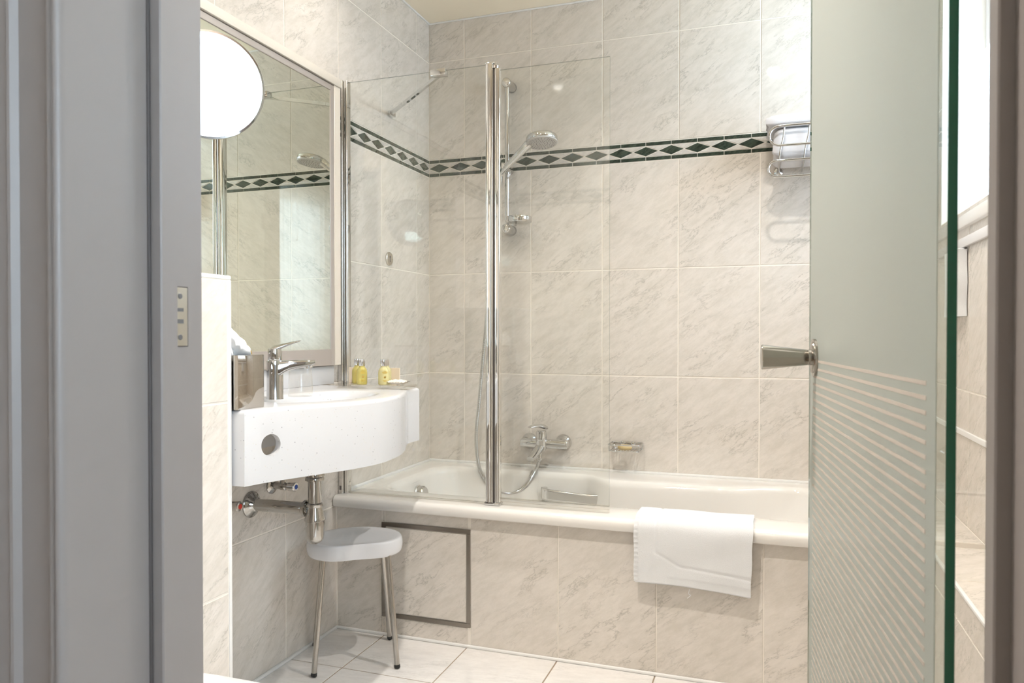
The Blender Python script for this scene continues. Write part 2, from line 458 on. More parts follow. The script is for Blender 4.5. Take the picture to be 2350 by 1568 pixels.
# ------------------------------------------------------------------ room shell
w = wall_box('wall_left', XL-0.15, XL-GR, YF-0.2, YB+0.15, 0, ZC+0.1, 'grout', 'left wall of large marble-look tiles with dark green diamond border')
us = [YB-0.1225-TP*k for k in range(9, -1, -1)] + [YB]
tile_wall(w, (XL, 0, 0), Y_, Z_, X_, us, ROWS_LOW, YF, YB, 0.0, 1.7468)
tile_wall(w, (XL, 0, 0), Y_, Z_, X_, us, ROWS_TOP, YF, YB, 1.8235, ZC)
band(w, (XL, 0, 0), Y_, X_, YF, YB, 2.4852+0.1029*5-0.1025*5)

w = wall_box('wall_back', XL-GR, XR+0.15, YB+GR, YB+0.15, 0, ZC+0.1, 'grout', 'back wall above the bathtub with diamond border running across')
us = [XL] + [XL+0.1709+TP*k for k in range(0, 7)] + [XR+0.2]
tile_wall(w, (0, YB, 0), X_, Z_, -Y_, us, ROWS_LOW, XL, XR, 0.4, 1.7468)
tile_wall(w, (0, YB, 0), X_, Z_, -Y_, us, ROWS_TOP, XL, XR, 1.8235, ZC)
band(w, (0, YB, 0), X_, -Y_, XL, XR, -1.4087, 0.10230)

# right wall with a window opening
WY0, WY1, WZ0, WZ1 = 2.12, 2.93, 1.42, 2.26
bm = B()
box(bm, XR+GR, XR+0.2, YF-0.2, WY0, 0, ZC+0.1); box(bm, XR+GR, XR+0.2, WY1, YB+0.15, 0, ZC+0.1)
box(bm, XR+GR, XR+0.2, WY0, WY1, 0, WZ0); box(bm, XR+GR, XR+0.2, WY0, WY1, WZ1, ZC+0.1)
w = obj('wall_right', bm, 'grout', kind='structure', label='right wall of marble-look tiles holding the bright window', cat='wall')
us = [-YB-0.1 + TP*k for k in range(0, 9)]
tile_wall(w, (XR, 0, 0), -Y_, Z_, -X_, us, ROWS_LOW + [1.7468+0.0766, 2.2573, ZC], -YB, -YF, 0.0, ZC, hole=(-WY1, -WY0, WZ0, WZ1))

# wall with the doorway (between hall and bathroom)
DX0, DX1, DZ = -0.672, 0.192, 2.03
Y0 = 0.562
bm = B()
box(bm, XL-0.15, DX0, Y0, YF-GR, 0, ZC+0.1); box(bm, DX1, 1.65, Y0, YF-GR, 0, 2.75); box(bm, DX0, DX1, Y0, YF-GR, DZ, ZC+0.1)
box(bm, XL-0.15, DX1, Y0, Y0+0.1, ZC+0.1, 2.75)
w = obj('wall_front', bm, 'hall_wall', kind='structure', label='wall around the bathroom doorway seen from the hall', cat='wall')
us = [-DX0+0.03 + TP*k for k in range(0, 4)]
tile_wall(w, (0, YF, 0), -X_, Z_, Y_, us, ROWS_LOW, -DX0+0.03, -XL, 0.0, 1.7468)
tile_wall(w, (0, YF, 0), -X_, Z_, Y_, us, ROWS_TOP, -DX0+0.03, -XL, 1.8235, ZC)
band(w, (0, YF, 0), -X_, Y_, -DX0+0.03, -XL, 1.40)

# floor
f = wall_box('floor', XL-0.15, XR+0.15, YF-0.2, YB+0.15, -0.1, -0.0016, 'floor_grout', 'bathroom floor of pale square tiles with dark thin joints', 'floor')
us = [-0.643+TP*k for k in range(-3, 5)]; vs = [2.0115+TP*k for k in range(-5, 2)]
tile_wall(f, (0, 0, 0), X_, Y_, Z_, us, vs, XL, XR, YF, YA+0.004, mat='floor_tile', g=0.0038)
wall_box('ceiling', XL-0.15, XR+0.15, YF-0.2, YB+0.15, ZC, ZC+0.1, 'ceiling_paint', 'plain warm cream bathroom ceiling', 'ceiling')

# tiled front of the bathtub
bm = B(); box(bm, XL, XR, YA+GR, YA+0.03, 0, 0.4355)
ap = obj('wall_bath_front', bm, 'grout', kind='structure', label='tiled front panel wall below the bathtub rim', cat='wall')
us = [-0.6408+0.3105*k for k in range(-3, 5)]
PH = (-1.2742, -0.9425, 0.0640, 0.3918)
tile_wall(ap, (0, YA, 0), X_, Z_, -Y_, us, [0.004, 0.4405], XL, XR, 0.004, 0.4405, hole=PH, g=0.0042)
# white silicone joints
bm = B(); box(bm, XL, XR, YA-0.011, YA, 0, 0.009, 0.003)
obj('trim_1', bm, 'silicone', kind='structure', label='white silicone joint along the foot of the bath front', cat='trim', smooth=40)
bm = B(); box(bm, XL, XL+0.011, 1.3607, YA-0.011, 0, 0.009, 0.003)
obj('trim_2', bm, 'silicone', kind='structure', label='white silicone joint along the floor under the basin', cat='trim', smooth=40)
bm = B(); box(bm, XL, XL+0.005, YA-0.005, YA, 0.009, 0.44)
obj('trim_3', bm, 'grout', kind='structure', label='white joint in the corner beside the bath front', cat='trim')
bm = B(); box(bm, XL, XR, YB-0.010, YB, 0.472, 0.484, 0.004)
obj('trim_4', bm, 'silicone', kind='structure', label='silicone joint between bathtub and back wall', cat='trim', smooth=40)
bm = B(); box(bm, XL, XL+0.010, 2.34, YB-0.01, 0.472, 0.484, 0.004)
obj('trim_5', bm, 'silicone', kind='structure', label='silicone joint between bathtub and left wall', cat='trim', smooth=40)
bm = B(); box(bm, XL, XR, YB-0.007, YB, ZC-0.007, ZC, 0.002)
box(bm, XL, XL+0.007, YF, YB-0.007, ZC-0.007, ZC, 0.002)
obj('trim_6', bm, 'silicone', kind='structure', label='pale sealing line where tiles meet the ceiling', cat='trim')

# low tiled wall before the basin
PX, PY0, PY1, PZ = -1.136, YF, 1.3607, 1.1699
bm = B(); box(bm, XL, PX-GR, PY0, PY1-GR, 0, PZ-0.004)
pw = obj('wall_partition', bm, 'grout', kind='structure', label='low half-height tiled wall between doorway and washbasin', cat='wall')
tile_wall(pw, (PX, 0, 0), Y_, Z_, X_, [PY1-0.0095-TP*k for k in range(3, -1, -1)], [0.0295, 0.4667, 0.8898, 1.160], PY0, PY1-0.0095, 0.0, 1.160)
tile_wall(pw, (0, PY1, 0), -X_, Z_, Y_, [1.136+0.01, -XL], [0.0295, 0.4667, 0.8898, 1.160], 1.146, -XL, 0.0, 1.160)
bm = B(); box(bm, PX-0.010, PX+0.0006, PY1-0.0095, PY1+0.0006, 0, 1.160, 0.002); obj('corner_trim', bm, 'silicone', pw, smooth=40)
bm = B(); box(bm, XL, PX+0.0006, PY0, PY1+0.0006, 1.160, PZ, 0.003); obj('top_trim', bm, 'white_ceramic', pw, smooth=40)

# low tiled ledge along the right wall
bm = B(); box(bm, 0.40+GR, XR, 1.1, YA, 0, 0.468-GR)
lg = obj('wall_ledge', bm, 'grout', kind='structure', label='low tiled ledge along the right wall behind the glass door', cat='wall')
tile_wall(lg, (0.40, 0, 0), -Y_, Z_, -X_, [-YA+TP*k for k in range(0, 5)], [0.0, 0.395, 0.468], -YA, -1.1, 0, 0.468)
tile_wall(lg, (0, 0, 0.468), X_, Y_, Z_, [0.40, XR], [YA-TP*k for k in range(4, -1, -1)], 0.40, XR, 1.1, YA, lift=0.0)
bm = B(); box(bm, 0.397, 0.406, 1.1, YA, 0.461, 0.4695, 0.002); obj('corner_trim', bm, 'silicone', lg, smooth=40)
bm = B(); box(bm, XR-0.006, XR+0.001, 0.8, YB, 0.735, 0.752, 0.002)
obj('trim_7', bm, 'silicone', kind='structure', label='white trim strip along the right wall above the ledge', cat='trim')
# tub end shelf
bm = B(); box(bm, 0.285, XR, YA+0.05, YB, 0, 0.468)
es = obj('wall_tub_end', bm, 'grout', kind='structure', label='tiled shelf at the far end of the bathtub', cat='wall')
tile_wall(es, (0, 0, 0.4695), X_, Y_, Z_, [0.285, XR], [YA+0.05, YA+0.36, YB], 0.285, XR, YA+0.05, YB)

# ------------------------------------------------------------------ window in the right wall
wn = thing('window_1', (XR+0.12, (WY0+WY1)/2, WZ0), 'bathroom window with white frame above the bathtub end', 'window', kind='structure')
bm = B()
fx0, fx1 = XR+0.13, XR+0.18
box(bm, fx0, fx1, WY0, WY0+0.05, WZ0, WZ1, .003); box(bm, fx0, fx1, WY1-0.05, WY1, WZ0, WZ1, .003)
box(bm, fx0, fx1, WY0+0.05, WY1-0.05, WZ0, WZ0+0.05, .003); box(bm, fx0, fx1, WY0+0.05, WY1-0.05, WZ1-0.05, WZ1, .003)
obj('window_frame', bm, 'white_plastic', wn)
bm = B(); box(bm, fx0+0.02, fx0+0.026, WY0+0.05, WY1-0.05, WZ0+0.05, WZ1-0.05); obj('pane', bm, 'window_glass', wn)
bm = B(); box(bm, XR-0.014, XR+0.13, WY0-0.03, WY1+0.03, 1.362, 1.40, .004); obj('window_sill', bm, 'white_ceramic', wn, smooth=40)
bm = B(); box(bm, XR-0.012, XR, WY0-0.03, WY1+0.03, 1.302, 1.332, .003); obj('window_apron', bm, 'white_plastic', wn, smooth=40)
bm = B()
path = [(XR+0.075 + 0.004*math.sin(i*PI/1.0), 1.405 + 0.52*i/30) for i in range(31)]
R = []
for i, (x, z) in enumerate(path):
    xx = XR+0.075 + (0.006 if i % 2 else -0.006)
    R.append([V(xx, WY0+0.02, z), V(xx, WY1-0.02, z), V(xx+0.0015, WY1-0.02, z), V(xx+0.0015, WY0+0.02, z)])
loft(bm, R)
obj('pleated_blind', bm, 'blind_cloth', label='white pleated blind covering the lower half of the bathroom window', cat='blind')
tw = thing('hand_towel', (XR-0.02, 2.63, 1.09), 'white towel hanging on the right wall under the window sill', 'towel')
bm = B(); R = []
for i in range(13):
    z = 1.296 - 0.20*i/12
    y0 = 2.545 + 0.004*math.sin(i*.8); y1 = 2.72
    ring = [V(XR-0.030 + 0.003*math.sin(k*1.1+i*.15), y0+(y1-y0)*k/12, z) for k in range(13)]
    ring += [V(XR-0.002, y0+(y1-y0)*k/12, z) for k in range(12, -1, -1)]
    R.append(ring)
loft(bm, R); obj('towel_cloth', bm, 'towel', tw, smooth=60)
bm = B(); box(bm, XR-.024, XR-.004, 2.56, 2.705, 1.294, 1.3005, .002); obj('folded_edge', bm, 'towel', tw, smooth=60)

# ------------------------------------------------------------------ hall behind the camera
wall_box('floor_hall', -1.75, 1.65, -3.3, Y0, -0.1, 0, 'hall_floor', 'brown hall floor outside the bathroom', 'floor')
wall_box('ceiling_hall', -1.75, 1.65, -3.3, Y0, 2.65, 2.75, 'ceiling_paint', 'cream hall ceiling outside the bathroom', 'ceiling')
wall_box('wall_hall_left', -1.75, -1.6, -3.3, Y0, 0, 2.65, 'hall_wall', 'warm beige hall wall opposite the window', 'wall')
wall_box('wall_hall_end', -1.75, 1.65, -3.45, -3.3, 0, 2.75, 'hall_wall', 'warm beige wall at the end of the hall', 'wall')
HY0, HY1, HZ0, HZ1 = -2.0, -0.10, 0.85, 2.40
bm = B()
box(bm, 1.5, 1.65, -3.3, HY0, 0, 2.75); box(bm, 1.5, 1.65, HY1, Y0, 0, 2.75); box(bm, 1.5, 1.65, HY0, HY1, 0, HZ0); box(bm, 1.5, 1.65, HY0, HY1, HZ1, 2.75)
obj('wall_hall_right', bm, 'hall_wall', kind='structure', label='hall wall with the large curtained window', cat='wall')
w2 = thing('window_2', (1.56, (HY0+HY1)/2, HZ0), 'large hall window behind sheer curtains', 'window', kind='structure')
bm = B()
box(bm, 1.54, 1.59, HY0, HY0+.06, HZ0, HZ1); box(bm, 1.54, 1.59, HY1-.06, HY1, HZ0, HZ1); box(bm, 1.54, 1.59, (HY0+HY1)/2-.03, (HY0+HY1)/2+.03, HZ0, HZ1)
box(bm, 1.54, 1.59, HY0, HY1, HZ0, HZ0+.06); box(bm, 1.54, 1.59, HY0, HY1, HZ1-.06, HZ1)
obj('window_frame', bm, 'white_plastic', w2)
for a, b in ((HY0+.06, (HY0+HY1)/2-.03), ((HY0+HY1)/2+.03, HY1-.06)):
    bm = B(); box(bm, 1.562, 1.568, a, b, HZ0+.06, HZ1-.06); obj('pane', bm, 'window_glass', w2)
bm = B(); n = 240
top = [V(1.42 + 0.028*math.sin(i*0.75 + 0.6*math.sin(i*.11)), HY0-.1 + (HY1-HY0+.2)*i/n, 2.5) for i in range(n+1)]
R = []
for z in (2.5, 1.8, 1.0, 0.05):
    R.append([V(1.42 + (0.028 + 0.006*(2.5-z))*math.sin(i*0.75 + 0.6*math.sin(i*.11)), HY0-.1 + (HY1-HY0+.2)*i/n, z) for i in range(n+1)])
loft(bm, R, False, False, closed=False)
obj('sheer_curtain', bm, 'sheer_curtain', label='sheer white curtain with vertical folds seen in the mirrors', cat='curtain', smooth=180)

# ------------------------------------------------------------------ door frame
df = thing('trim_8', ((DX0+DX1)/2, 0.62, 0), 'grey painted door frame with moulded architrave and strike plate', 'door frame', kind='structure')
SX0, SX1, LX0, LX1 = -0.642, 0.1604, -0.658, 0.172
SY0, SY1, EY = 0.656, 0.681, 0.7305
HT = 2.01
bm = B(); box(bm, DX0, LX0, 0.556, SY0, 0, HT+.02); obj('jamb_lining', bm, 'frame_paint', df)
bm = B(); box(bm, DX0, SX0, SY0, SY1, 0, HT+.02, .0015, 1); obj('door_stop', bm, 'frame_paint', df)
bm = B(); box(bm, DX0, -0.6525, SY1, EY, 0, HT+.02, .001, 1); obj('jamb_rebate', bm, 'frame_paint', df)
bm = B(); box(bm, LX1, DX1, 0.556, SY0, 0, HT+.02); obj('jamb_lining', bm, 'frame_paint', df)
bm = B(); box(bm, SX1, DX1, SY0, SY1, 0, HT+.02, .0015, 1); obj('door_stop', bm, 'frame_paint', df)
bm = B(); box(bm, LX1, DX1, SY1, EY, 0, HT+.02, .001, 1); obj('jamb_rebate', bm, 'frame_paint', df)
bm = B(); box(bm, LX0, LX1, 0.556, SY0, HT, DZ); box(bm, SX0, SX1, SY0, SY1, HT-.015, DZ); box(bm, LX0, LX1, SY1, EY, HT, DZ)
obj('frame_head', bm, 'frame_paint', df)
# architrave profile (offset from the opening edge, projection towards the hall)
prof = [(0.000, 0.000), (0.000, 0.008)]
for i in range(9): a = PI*i/8; prof.append((0.0055-0.0055*math.cos(a), 0.010+0.007*math.sin(a)))
prof += [(0.0125, 0.008)]
for i in range(9): a = PI*i/8; prof.append((0.0185-0.0050*math.cos(a), 0.009+0.004*math.sin(a)))
prof += [(0.026, 0.0075), (0.030, 0.006), (0.068, 0.006), (0.070, 0.0085), (0.0725, 0.0115), (0.076, 0.0120), (0.079, 0.0105), (0.081, 0.008), (0.100, 0.008), (0.104, 0.014), (0.112, 0.014), (0.112, 0.0)]
for sgn, ex in ((-1, LX0+0.001), (1, LX1-0.001)):
    bm = B()
    ring0 = [V(ex+sgn*a, 0.5615-b*1.2, 0) for a, b in prof]; ring1 = [V(ex+sgn*a, 0.5615-b*1.2, HT+.1) for a, b in prof]
    loft(bm, [ring0, ring1]); obj('architrave', bm, 'frame_paint', df, smooth=35)
bm = B(); loft(bm, [[V(LX0-0.1, 0.5615-b*1.2, HT+a) for a, b in prof], [V(LX1+0.1, 0.5615-b*1.2, HT+a) for a, b in prof]]); obj('architrave', bm, 'frame_paint', df, smooth=35)
bm = B(); cyl(bm, (LX0+0.0005, SY0-0.002, 0), (LX0+0.0005, SY0-0.002, HT), .0022, n=8); obj('gasket', bm, 'gasket', df, smooth=60)
# strike plate let into the rebate
sp_z0, sp_z1 = 1.0368-0.012, 1.0368+0.056
bm = B(); box(bm, -0.6527, -0.6517, SY1-0.004, 0.7055, sp_z0, sp_z1, .0003, 1); sp = obj('strike_plate', bm, 'satin_steel', df)
for zz, hh in ((sp_z1-.010, .005), (sp_z0+.010, .005)):
    bm = B(); lathe(bm, (-0.6518, 0.694, zz), (1, 0, 0), [(0, .0035), (.0008, .0030), (.0009, .0012)], 16); obj('screw', bm, 'dark_mark', sp, smooth=40)
bm = B(); box(bm, -0.6519, -0.6513, 0.689, 0.699, sp_z0+.026, sp_z0+.031); obj('latch_hole', bm, 'dark_mark', sp)
bm = B(); box(bm, -0.6519, -0.6513, 0.689, 0.699, sp_z0+.040, sp_z0+.044); obj('bolt_hole', bm, 'dark_mark', sp)
for (y0, y1, z0, z1) in ((0.7056, 0.7068, sp_z0-.0012, sp_z1+.0012), (SY1, 0.7056, sp_z1+.0001, sp_z1+.0013), (SY1, 0.7056, sp_z0-.0013, sp_z0-.0001)):
    bm = B(); box(bm, -0.6527, -0.6521, y0, y1, z0, z1); obj('plate_gap', bm, 'gasket', sp)

# ------------------------------------------------------------------ frosted glass door
dl = V(-0.0757, 0.75, 0).normalized(); DL = 0.7538
door = bpy.data.objects.new('door_1', None); col.objects.link(door)
door.location = (0.1400, 0.72, 0.0); door.rotation_euler = (0, 0, math.atan2(dl.y, dl.x)); BASE[door] = V(0, 0, 0)
tag(door, 'frosted glass door with etched stripes standing open', 'door', kind='structure')
def dobj(name, bm, mat, parent=None, smooth=None):
    o = obj(name, bm, mat, None, smooth)
    c = BASE[o].copy()
    o.parent = parent or door
    o.location = c - (BASE[parent] if parent else V(0, 0, 0))
    return o
bm = B(); box(bm, 0, DL, -0.008, 0, 0.008, 2.0)
for fc in bm.faces:
    fc.material_index = 1 if abs(fc.normal.y) < 0.5 else 0
pane = dobj('glass_pane', bm, ['door_glass', 'glass_edge_green'])
bm = B(); box(bm, 0.0256, DL-0.020, 0.0, 0.0005, 0.012, 1.995); film = dobj('frosted_field', bm, 'frosted_film')
bm0 = B(); box(bm0, -0.325, 0.325, 0, 0.0002, -0.0021, 0.0021); me0 = bpy.data.meshes.new('etched_stripe')
bmesh.ops.recalc_face_normals(bm0, faces=bm0.faces[:]); bm0.to_mesh(me0); bm0.free(); me0.materials.append(MATS['stripe_etch'])
for k in range(64):
    o = bpy.data.objects.new('etched_stripe', me0); col.objects.link(o); o.parent = door
    o.location = (0.053+0.325, 0.0006, 0.993-0.0137*k)
# handle
hx, hz = 0.682, 0.999
hb = V(hx, 0.0005, hz)
hd = bpy.data.objects.new('door_handle', None); col.objects.link(hd); hd.parent = door; hd.location = hb; BASE[hd] = hb
bm = B(); lathe(bm, hb, (0, 1, 0), [(0, .0325), (.0035, .0325), (.0042, .0318), (.0043, .0270), (.0060, .0268), (.0066, .0255)], 48); dobj('rose', bm, 'brushed_steel', hd, 40)
bm = B(); lathe(bm, hb, (0, 1, 0), [(.006, .0135), (.012, .0135), (.0125, .0130), (.0133, .0135), (.088, .0222), (.0892, .0214), (.0895, .018)], 48); dobj('knob', bm, 'brushed_steel', hd, 40)
bm = B(); lathe(bm, V(hx, -0.0085, hz), (0, -1, 0), [(0, .0325), (.004, .0325), (.0055, .026), (.012, .0135), (.07, .020), (.0715, .018)], 48); dobj('back_knob', bm, 'brushed_steel', hd, 40)
for z in (0.25, 1.75):
    bm = B(); box(bm, -0.012, 0.055, -0.016, 0.006, z-.05, z+.05, .003); dobj('hinge', bm, 'brushed_steel', smooth=40)

# ------------------------------------------------------------------ bathtub
tub = thing('bathtub', (-0.6, 2.66, 0.0), 'white enamel bathtub set behind the tiled front', 'bathtub')
def bump(x):
    if x < -0.72: return 0
    if x < -0.60: t = (x+0.72)/0.12; return 0.080*(3*t*t-2*t**3)
    if x < -0.20: return 0.080
    if x < 0.08: t = (x+0.20)/0.28; return 0.080*(1-(3*t*t-2*t**3))
    return 0
def tub_loop(x0, x1, y0, y1, r, z, k=0.0):
    pts = []
    ym = (y0+y1)/2
    for (x, y) in rrect(x0, x1, y0, y1, r, 10, 40):
        if k:
            wgt = (y-ym)/((y1-ym)); y -= k*bump(x)*max(0, min(1, wgt*1.15 if abs(wgt) > .55 else 0))
        pts.append(V(x, y, z))
    return pts
tx0, tx1 = XL+0.001, 0.283
ry = 2.259
rings = [tub_loop(tx0, tx1, ry+0.020, YB-0.001, .006, .436), tub_loop(tx0, tx1, ry+0.004, YB-0.001, .006, .436), tub_loop(tx0, tx1, ry, YB-0.001, .006, .441)]
for i in range(1, 7):
    a = PI/2*i/6; rings.append(tub_loop(tx0, tx1, ry+0.020*(1-math.cos(a)), YB-0.001, .006, .456+.018*math.sin(a)))
bx0, bx1, by0, by1 = tx0+0.085, 0.20, 2.420, 2.955
rings.append(tub_loop(bx0-.03, bx1+.03, by0-.045, by1+.035, .09, .4745, .9))
for i in range(0, 7):
    a = PI/2*i/6; d = .03*math.sin(a); rings.append(tub_loop(bx0-.008+d, bx1+.008-d, by0-.008+d*.8, by1+.008-d*.8, .11, .4735-.032*(1-math.cos(a)), 1))
rings += [tub_loop(bx0+.045, bx1-.10, by0+.040, by1-.040, .12, .34, .8), tub_loop(bx0+.065, bx1-.22, by0+.055, by1-.055, .13, .20, .4),
          tub_loop(bx0+.10, bx1-.34, by0+.075, by1-.075, .13, .10, .2), tub_loop(bx0+.16, bx1-.44, by0+.12, by1-.12, .10, .065), tub_loop(bx0+.3, bx1-.6, by0+.2, by1-.2, .04, .06)]
bm = B(); loft(bm, rings, cap0=False, cap1=True); obj('tub_shell', bm, 'enamel', tub, smooth=60)
# overflow dial on the inner end wall
oc = V(XL+0.112, 2.702, 0.398)
bm = B(); lathe(bm, oc, (1, 0, 0.12), [(0, .036), (.010, .036), (.012, .034)], 40); ov = obj('overflow', bm, 'soft_chrome', tub, smooth=40)
bm = B(); lathe(bm, oc+V(.012, 0, .001), (1, 0, .12), [(0, .033), (.020, .031), (.024, .028)], 40); obj('overflow_dial', bm, 'chrome', ov, smooth=40)
bm = B(); box(bm, oc.x+.012, oc.x+.034, oc.y-.004, oc.y+.004, oc.z+.018, oc.z+.036, .002); obj('dial_grip', bm, 'chrome', ov, smooth=40)
# grip on the far inner side
gp = V(-0.752, 2.918, 0.390)
rings = []
for i in range(25):
    t = -1 + 2*i/24; x = gp.x + 0.134*t
    out = 0.010 + 0.026*(1-abs(t)**6); hw = 0.024*(1 - 0.25*(1-abs(t))*0.6)
    y = gp.y - out
    ring = []
    for q in range(16):
        a = 2*PI*q/16; c_, s_ = math.cos(a), math.sin(a)
        ring.append(V(x, y + 0.008*math.copysign(abs(c_)**.6, c_), gp.z - 0.006*t + hw*math.copysign(abs(s_)**.5, s_)))
    rings.append(ring)
bm = B(); loft(bm, rings)
for sx in (-1, 1): box(bm, gp.x+sx*.125-.010, gp.x+sx*.125+.010, gp.y-.016, gp.y+.03, gp.z-.02-.006*sx, gp.z+.02-.006*sx, .004)
obj('grip', bm, 'soft_chrome', tub, smooth=50)
# maker's lettering on the tub end
cu = bpy.data.curves.new('lettering', 'FONT'); cu.body = 'KALDEWEI'; cu.size = 0.0135; cu.align_x = 'CENTER'; cu.extrude = 0.0001
tmp = bpy.data.objects.new('tmp_text', cu); col.objects.link(tmp); bpy.context.view_layer.update()
me = bpy.data.meshes.new_from_object(tmp.evaluated_get(bpy.context.evaluated_depsgraph_get())); bpy.data.objects.remove(tmp)
me.materials.clear(); me.materials.append(MATS['dark_mark'])
lt = bpy.data.objects.new('lettering', me); col.objects.link(lt)
lt.parent = tub; lt.location = V(XL+0.1075, 2.700, 0.4470) - BASE[tub]
lt.rotation_euler = (math.radians(66), 0, math.radians(90))

# access panel
pnl = thing('access_panel', (-1.108, YA, 0.06), 'square tiled access panel with brushed metal frame behind the stool', 'access panel')
fa, fb, fc_, fd = PH; t_ = 0.0145
for (a, b, c, d) in ((fa, fb, fd-t_, fd), (fa, fb, fc_, fc_+t_), (fa, fa+t_, fc_+t_, fd-t_), (fb-t_, fb, fc_+t_, fd-t_)):
    bm = B(); box(bm, a+.0005, b-.0005, YA-0.0035, YA+.004, c+.0002, d-.0002, .0006, 1); obj('frame_bar', bm, 'panel_steel', pnl)
me = tile_mesh(fb-fa-2*t_-.004, fd-fc_-2*t_-.004, 'tile')
put('tile', me, pnl, V((fa+fb)/2, YA-0.001, (fc_+fd)/2), X_, Z_, -Y_)
bm = B(); box(bm, fa+t_, fb-t_, YA+.0005, YA+.004, fc_+t_, fd-t_); obj('panel_backing', bm, 'grout', pnl)

# ------------------------------------------------------------------ shower screen
YG = 2.32
sc = thing('shower_screen', (-0.95, YG, 0.474), 'clear glass folding shower screen with chrome post on the bathtub', 'shower screen')
bm = B(); box(bm, -1.428, -0.885, YG-.003, YG+.003, 0.480, 1.935)
for f_ in bm.faces: f_.material_index = 0 if abs(f_.normal.y) > .5 else 1
obj('fixed_pane', bm, ['screen_glass', 'screen_rim'], sc)
bm = B(); box(bm, -0.852, -0.4835, YG-.003, YG+.003, 0.497, 1.913)
for f_ in bm.faces: f_.material_index = 0 if abs(f_.normal.y) > .5 else 1
obj('swing_pane', bm, ['screen_glass', 'screen_rim'], sc)
def profile_post(x0, x1, y0, y1, z0, z1, r):
    bm = B(); pts = rrect(x0, x1, y0, y1, r, 6, 3); loft(bm, [[V(p[0], p[1], z) for p in pts] for z in (z0, z1)]); return bm
obj('wall_profile', profile_post(-1.4575, -1.438, YG-.022, YG+.022, .4745, 1.940, .003), 'soft_chrome', sc, smooth=50)
obj('wall_profile_cover', profile_post(-1.4375, -1.4235, YG-.014, YG+.014, .4745, 1.938, .004), 'post_chrome', sc, smooth=50)
bm = B(); box(bm, -1.4515, -1.4435, YG-.0226, YG-.0221, .488, .503); obj('maker_mark', bm, 'dark_mark', sc)
obj('hinge_post', profile_post(-0.8985, -0.8700, YG-.020, YG+.014, .4755, 1.932, .012), 'post_chrome', sc, smooth=50)
obj('hinge_profile', profile_post(-0.8672, -0.8475, YG-.016, YG+.010, .4755, 1.916, .007), 'post_chrome', sc, smooth=50)
bm = B(); box(bm, -0.8702, -0.8670, YG-.013, YG+.010, .4765, 1.916); obj('hinge_seal', bm, 'gasket', sc)
bm = B(); lathe(bm, (-0.8665, YG-.006, 1.9165), (0, 0, 1), [(0, .013), (.008, .014), (.014, .010), (.016, .007), (.020, .007), (.021, .004)], 20); box(bm, -0.897, -0.866, YG-.018, YG+.012, 1.9322, 1.937, .002); obj('hinge_cap', bm, 'chrome', sc, smooth=40)
bm = B(); box(bm, -0.900, -0.845, YG-.021, YG+.015, .4742, .486, .004); obj('hinge_foot', bm, 'chrome', sc, smooth=40)
bm = B(); box(bm, -0.852, -0.4825, YG-.0045, YG+.0045, 0.4865, 0.500); box(bm, -0.852, -0.4825, YG-.001, YG+.001, .476, .4866); obj('drip_seal', bm, 'acrylic', sc)
bm = B(); box(bm, -1.4235, -0.899, YG-.005, YG+.005, .4742, .4815, .001, 1); obj('bottom_seal', bm, 'acrylic', sc)
# brace
bm = B(); box(bm, -1.0985, -1.0440, YG-.014, YG+.014, 1.917, 1.939, .0015); br = obj('brace_clamp', bm, 'chrome', sc, smooth=40)
bm = B()
p0, p1 = V(-1.075, YG+.01, 1.925), V(XL+0.012, 2.672, 1.9265)
x_, y_, d_ = basis(p1-p0)
loft(bm, [[p + x_*a + y_*b for a, b in ((-.005, -.006), (.005, -.006), (.005, .006), (-.005, .006))] for p in (p0, p1)]); obj('brace_bar', bm, 'chrome', sc)
bm = B(); box(bm, XL+.0005, XL+.020, 2.665, 2.697, 1.917, 1.938, .0015); obj('brace_mount', bm, 'chrome', sc, smooth=40)

# ------------------------------------------------------------------ shower rail, hand shower, hose
RX, RY = -1.063, 2.985
rl = thing('shower_rail', (RX, YB, 1.49), 'chrome shower riser rail on the back wall behind the screen', 'shower rail')
bm = B(); cyl(bm, (RX, RY, 1.478), (RX, RY, 2.094), .0095, n=24); obj('rail', bm, 'chrome', rl, smooth=60)
for z in (2.104, 1.490):
    bm = B(); lathe(bm, (RX, YB, z), (0, -1, 0), [(0, .0205), (.002, .0215), (.074, .0205), (.082, .0195), (.086, .016), (.088, .008), (.0885, .001)], 32); obj('rail_mount', bm, 'soft_chrome', rl, smooth=50)
sl = V(RX, RY, 1.742)
bm = B(); lathe(bm, sl+V(0, .045, 0), (0, -1, 0), [(0, .012), (.004, .016), (.10, .017), (.112, .015), (.118, .010)], 28)
sld = obj('slider', bm, 'soft_chrome', rl, smooth=50)
bm = B(); cyl(bm, sl+V(.018, -.012, -.012), sl+V(.012, -.016, -.045), .0038, ch=.001, n=12); obj('slider_lever', bm, 'chrome', sld, smooth=50)
# soap ring at the lower end of the rail
rc = V(-0.999, 2.955, 1.521)
bm = B(); lathe(bm, rc+V(0, 0, -.013), (0, 0, 1), [(0, .049), (.003, .0515), (.023, .0515), (.026, .050), (.026, .046), (.004, .045), (.003, .002)], 48); ringo = obj('soap_ring', bm, 'chrome', rl, smooth=40)
bm = B(); cyl(bm, V(RX, RY, 1.521), V(-1.043, 2.965, 1.521), .010, .012, n=16); obj('ring_arm', bm, 'soft_chrome', ringo, smooth=50)
bm = B(); lathe(bm, rc+V(0, 0, -.022), (0, 0, 1), [(0, .030), (.006, .042), (.010, .044)], 40); obj('clear_tray', bm, 'acrylic', ringo, smooth=50)

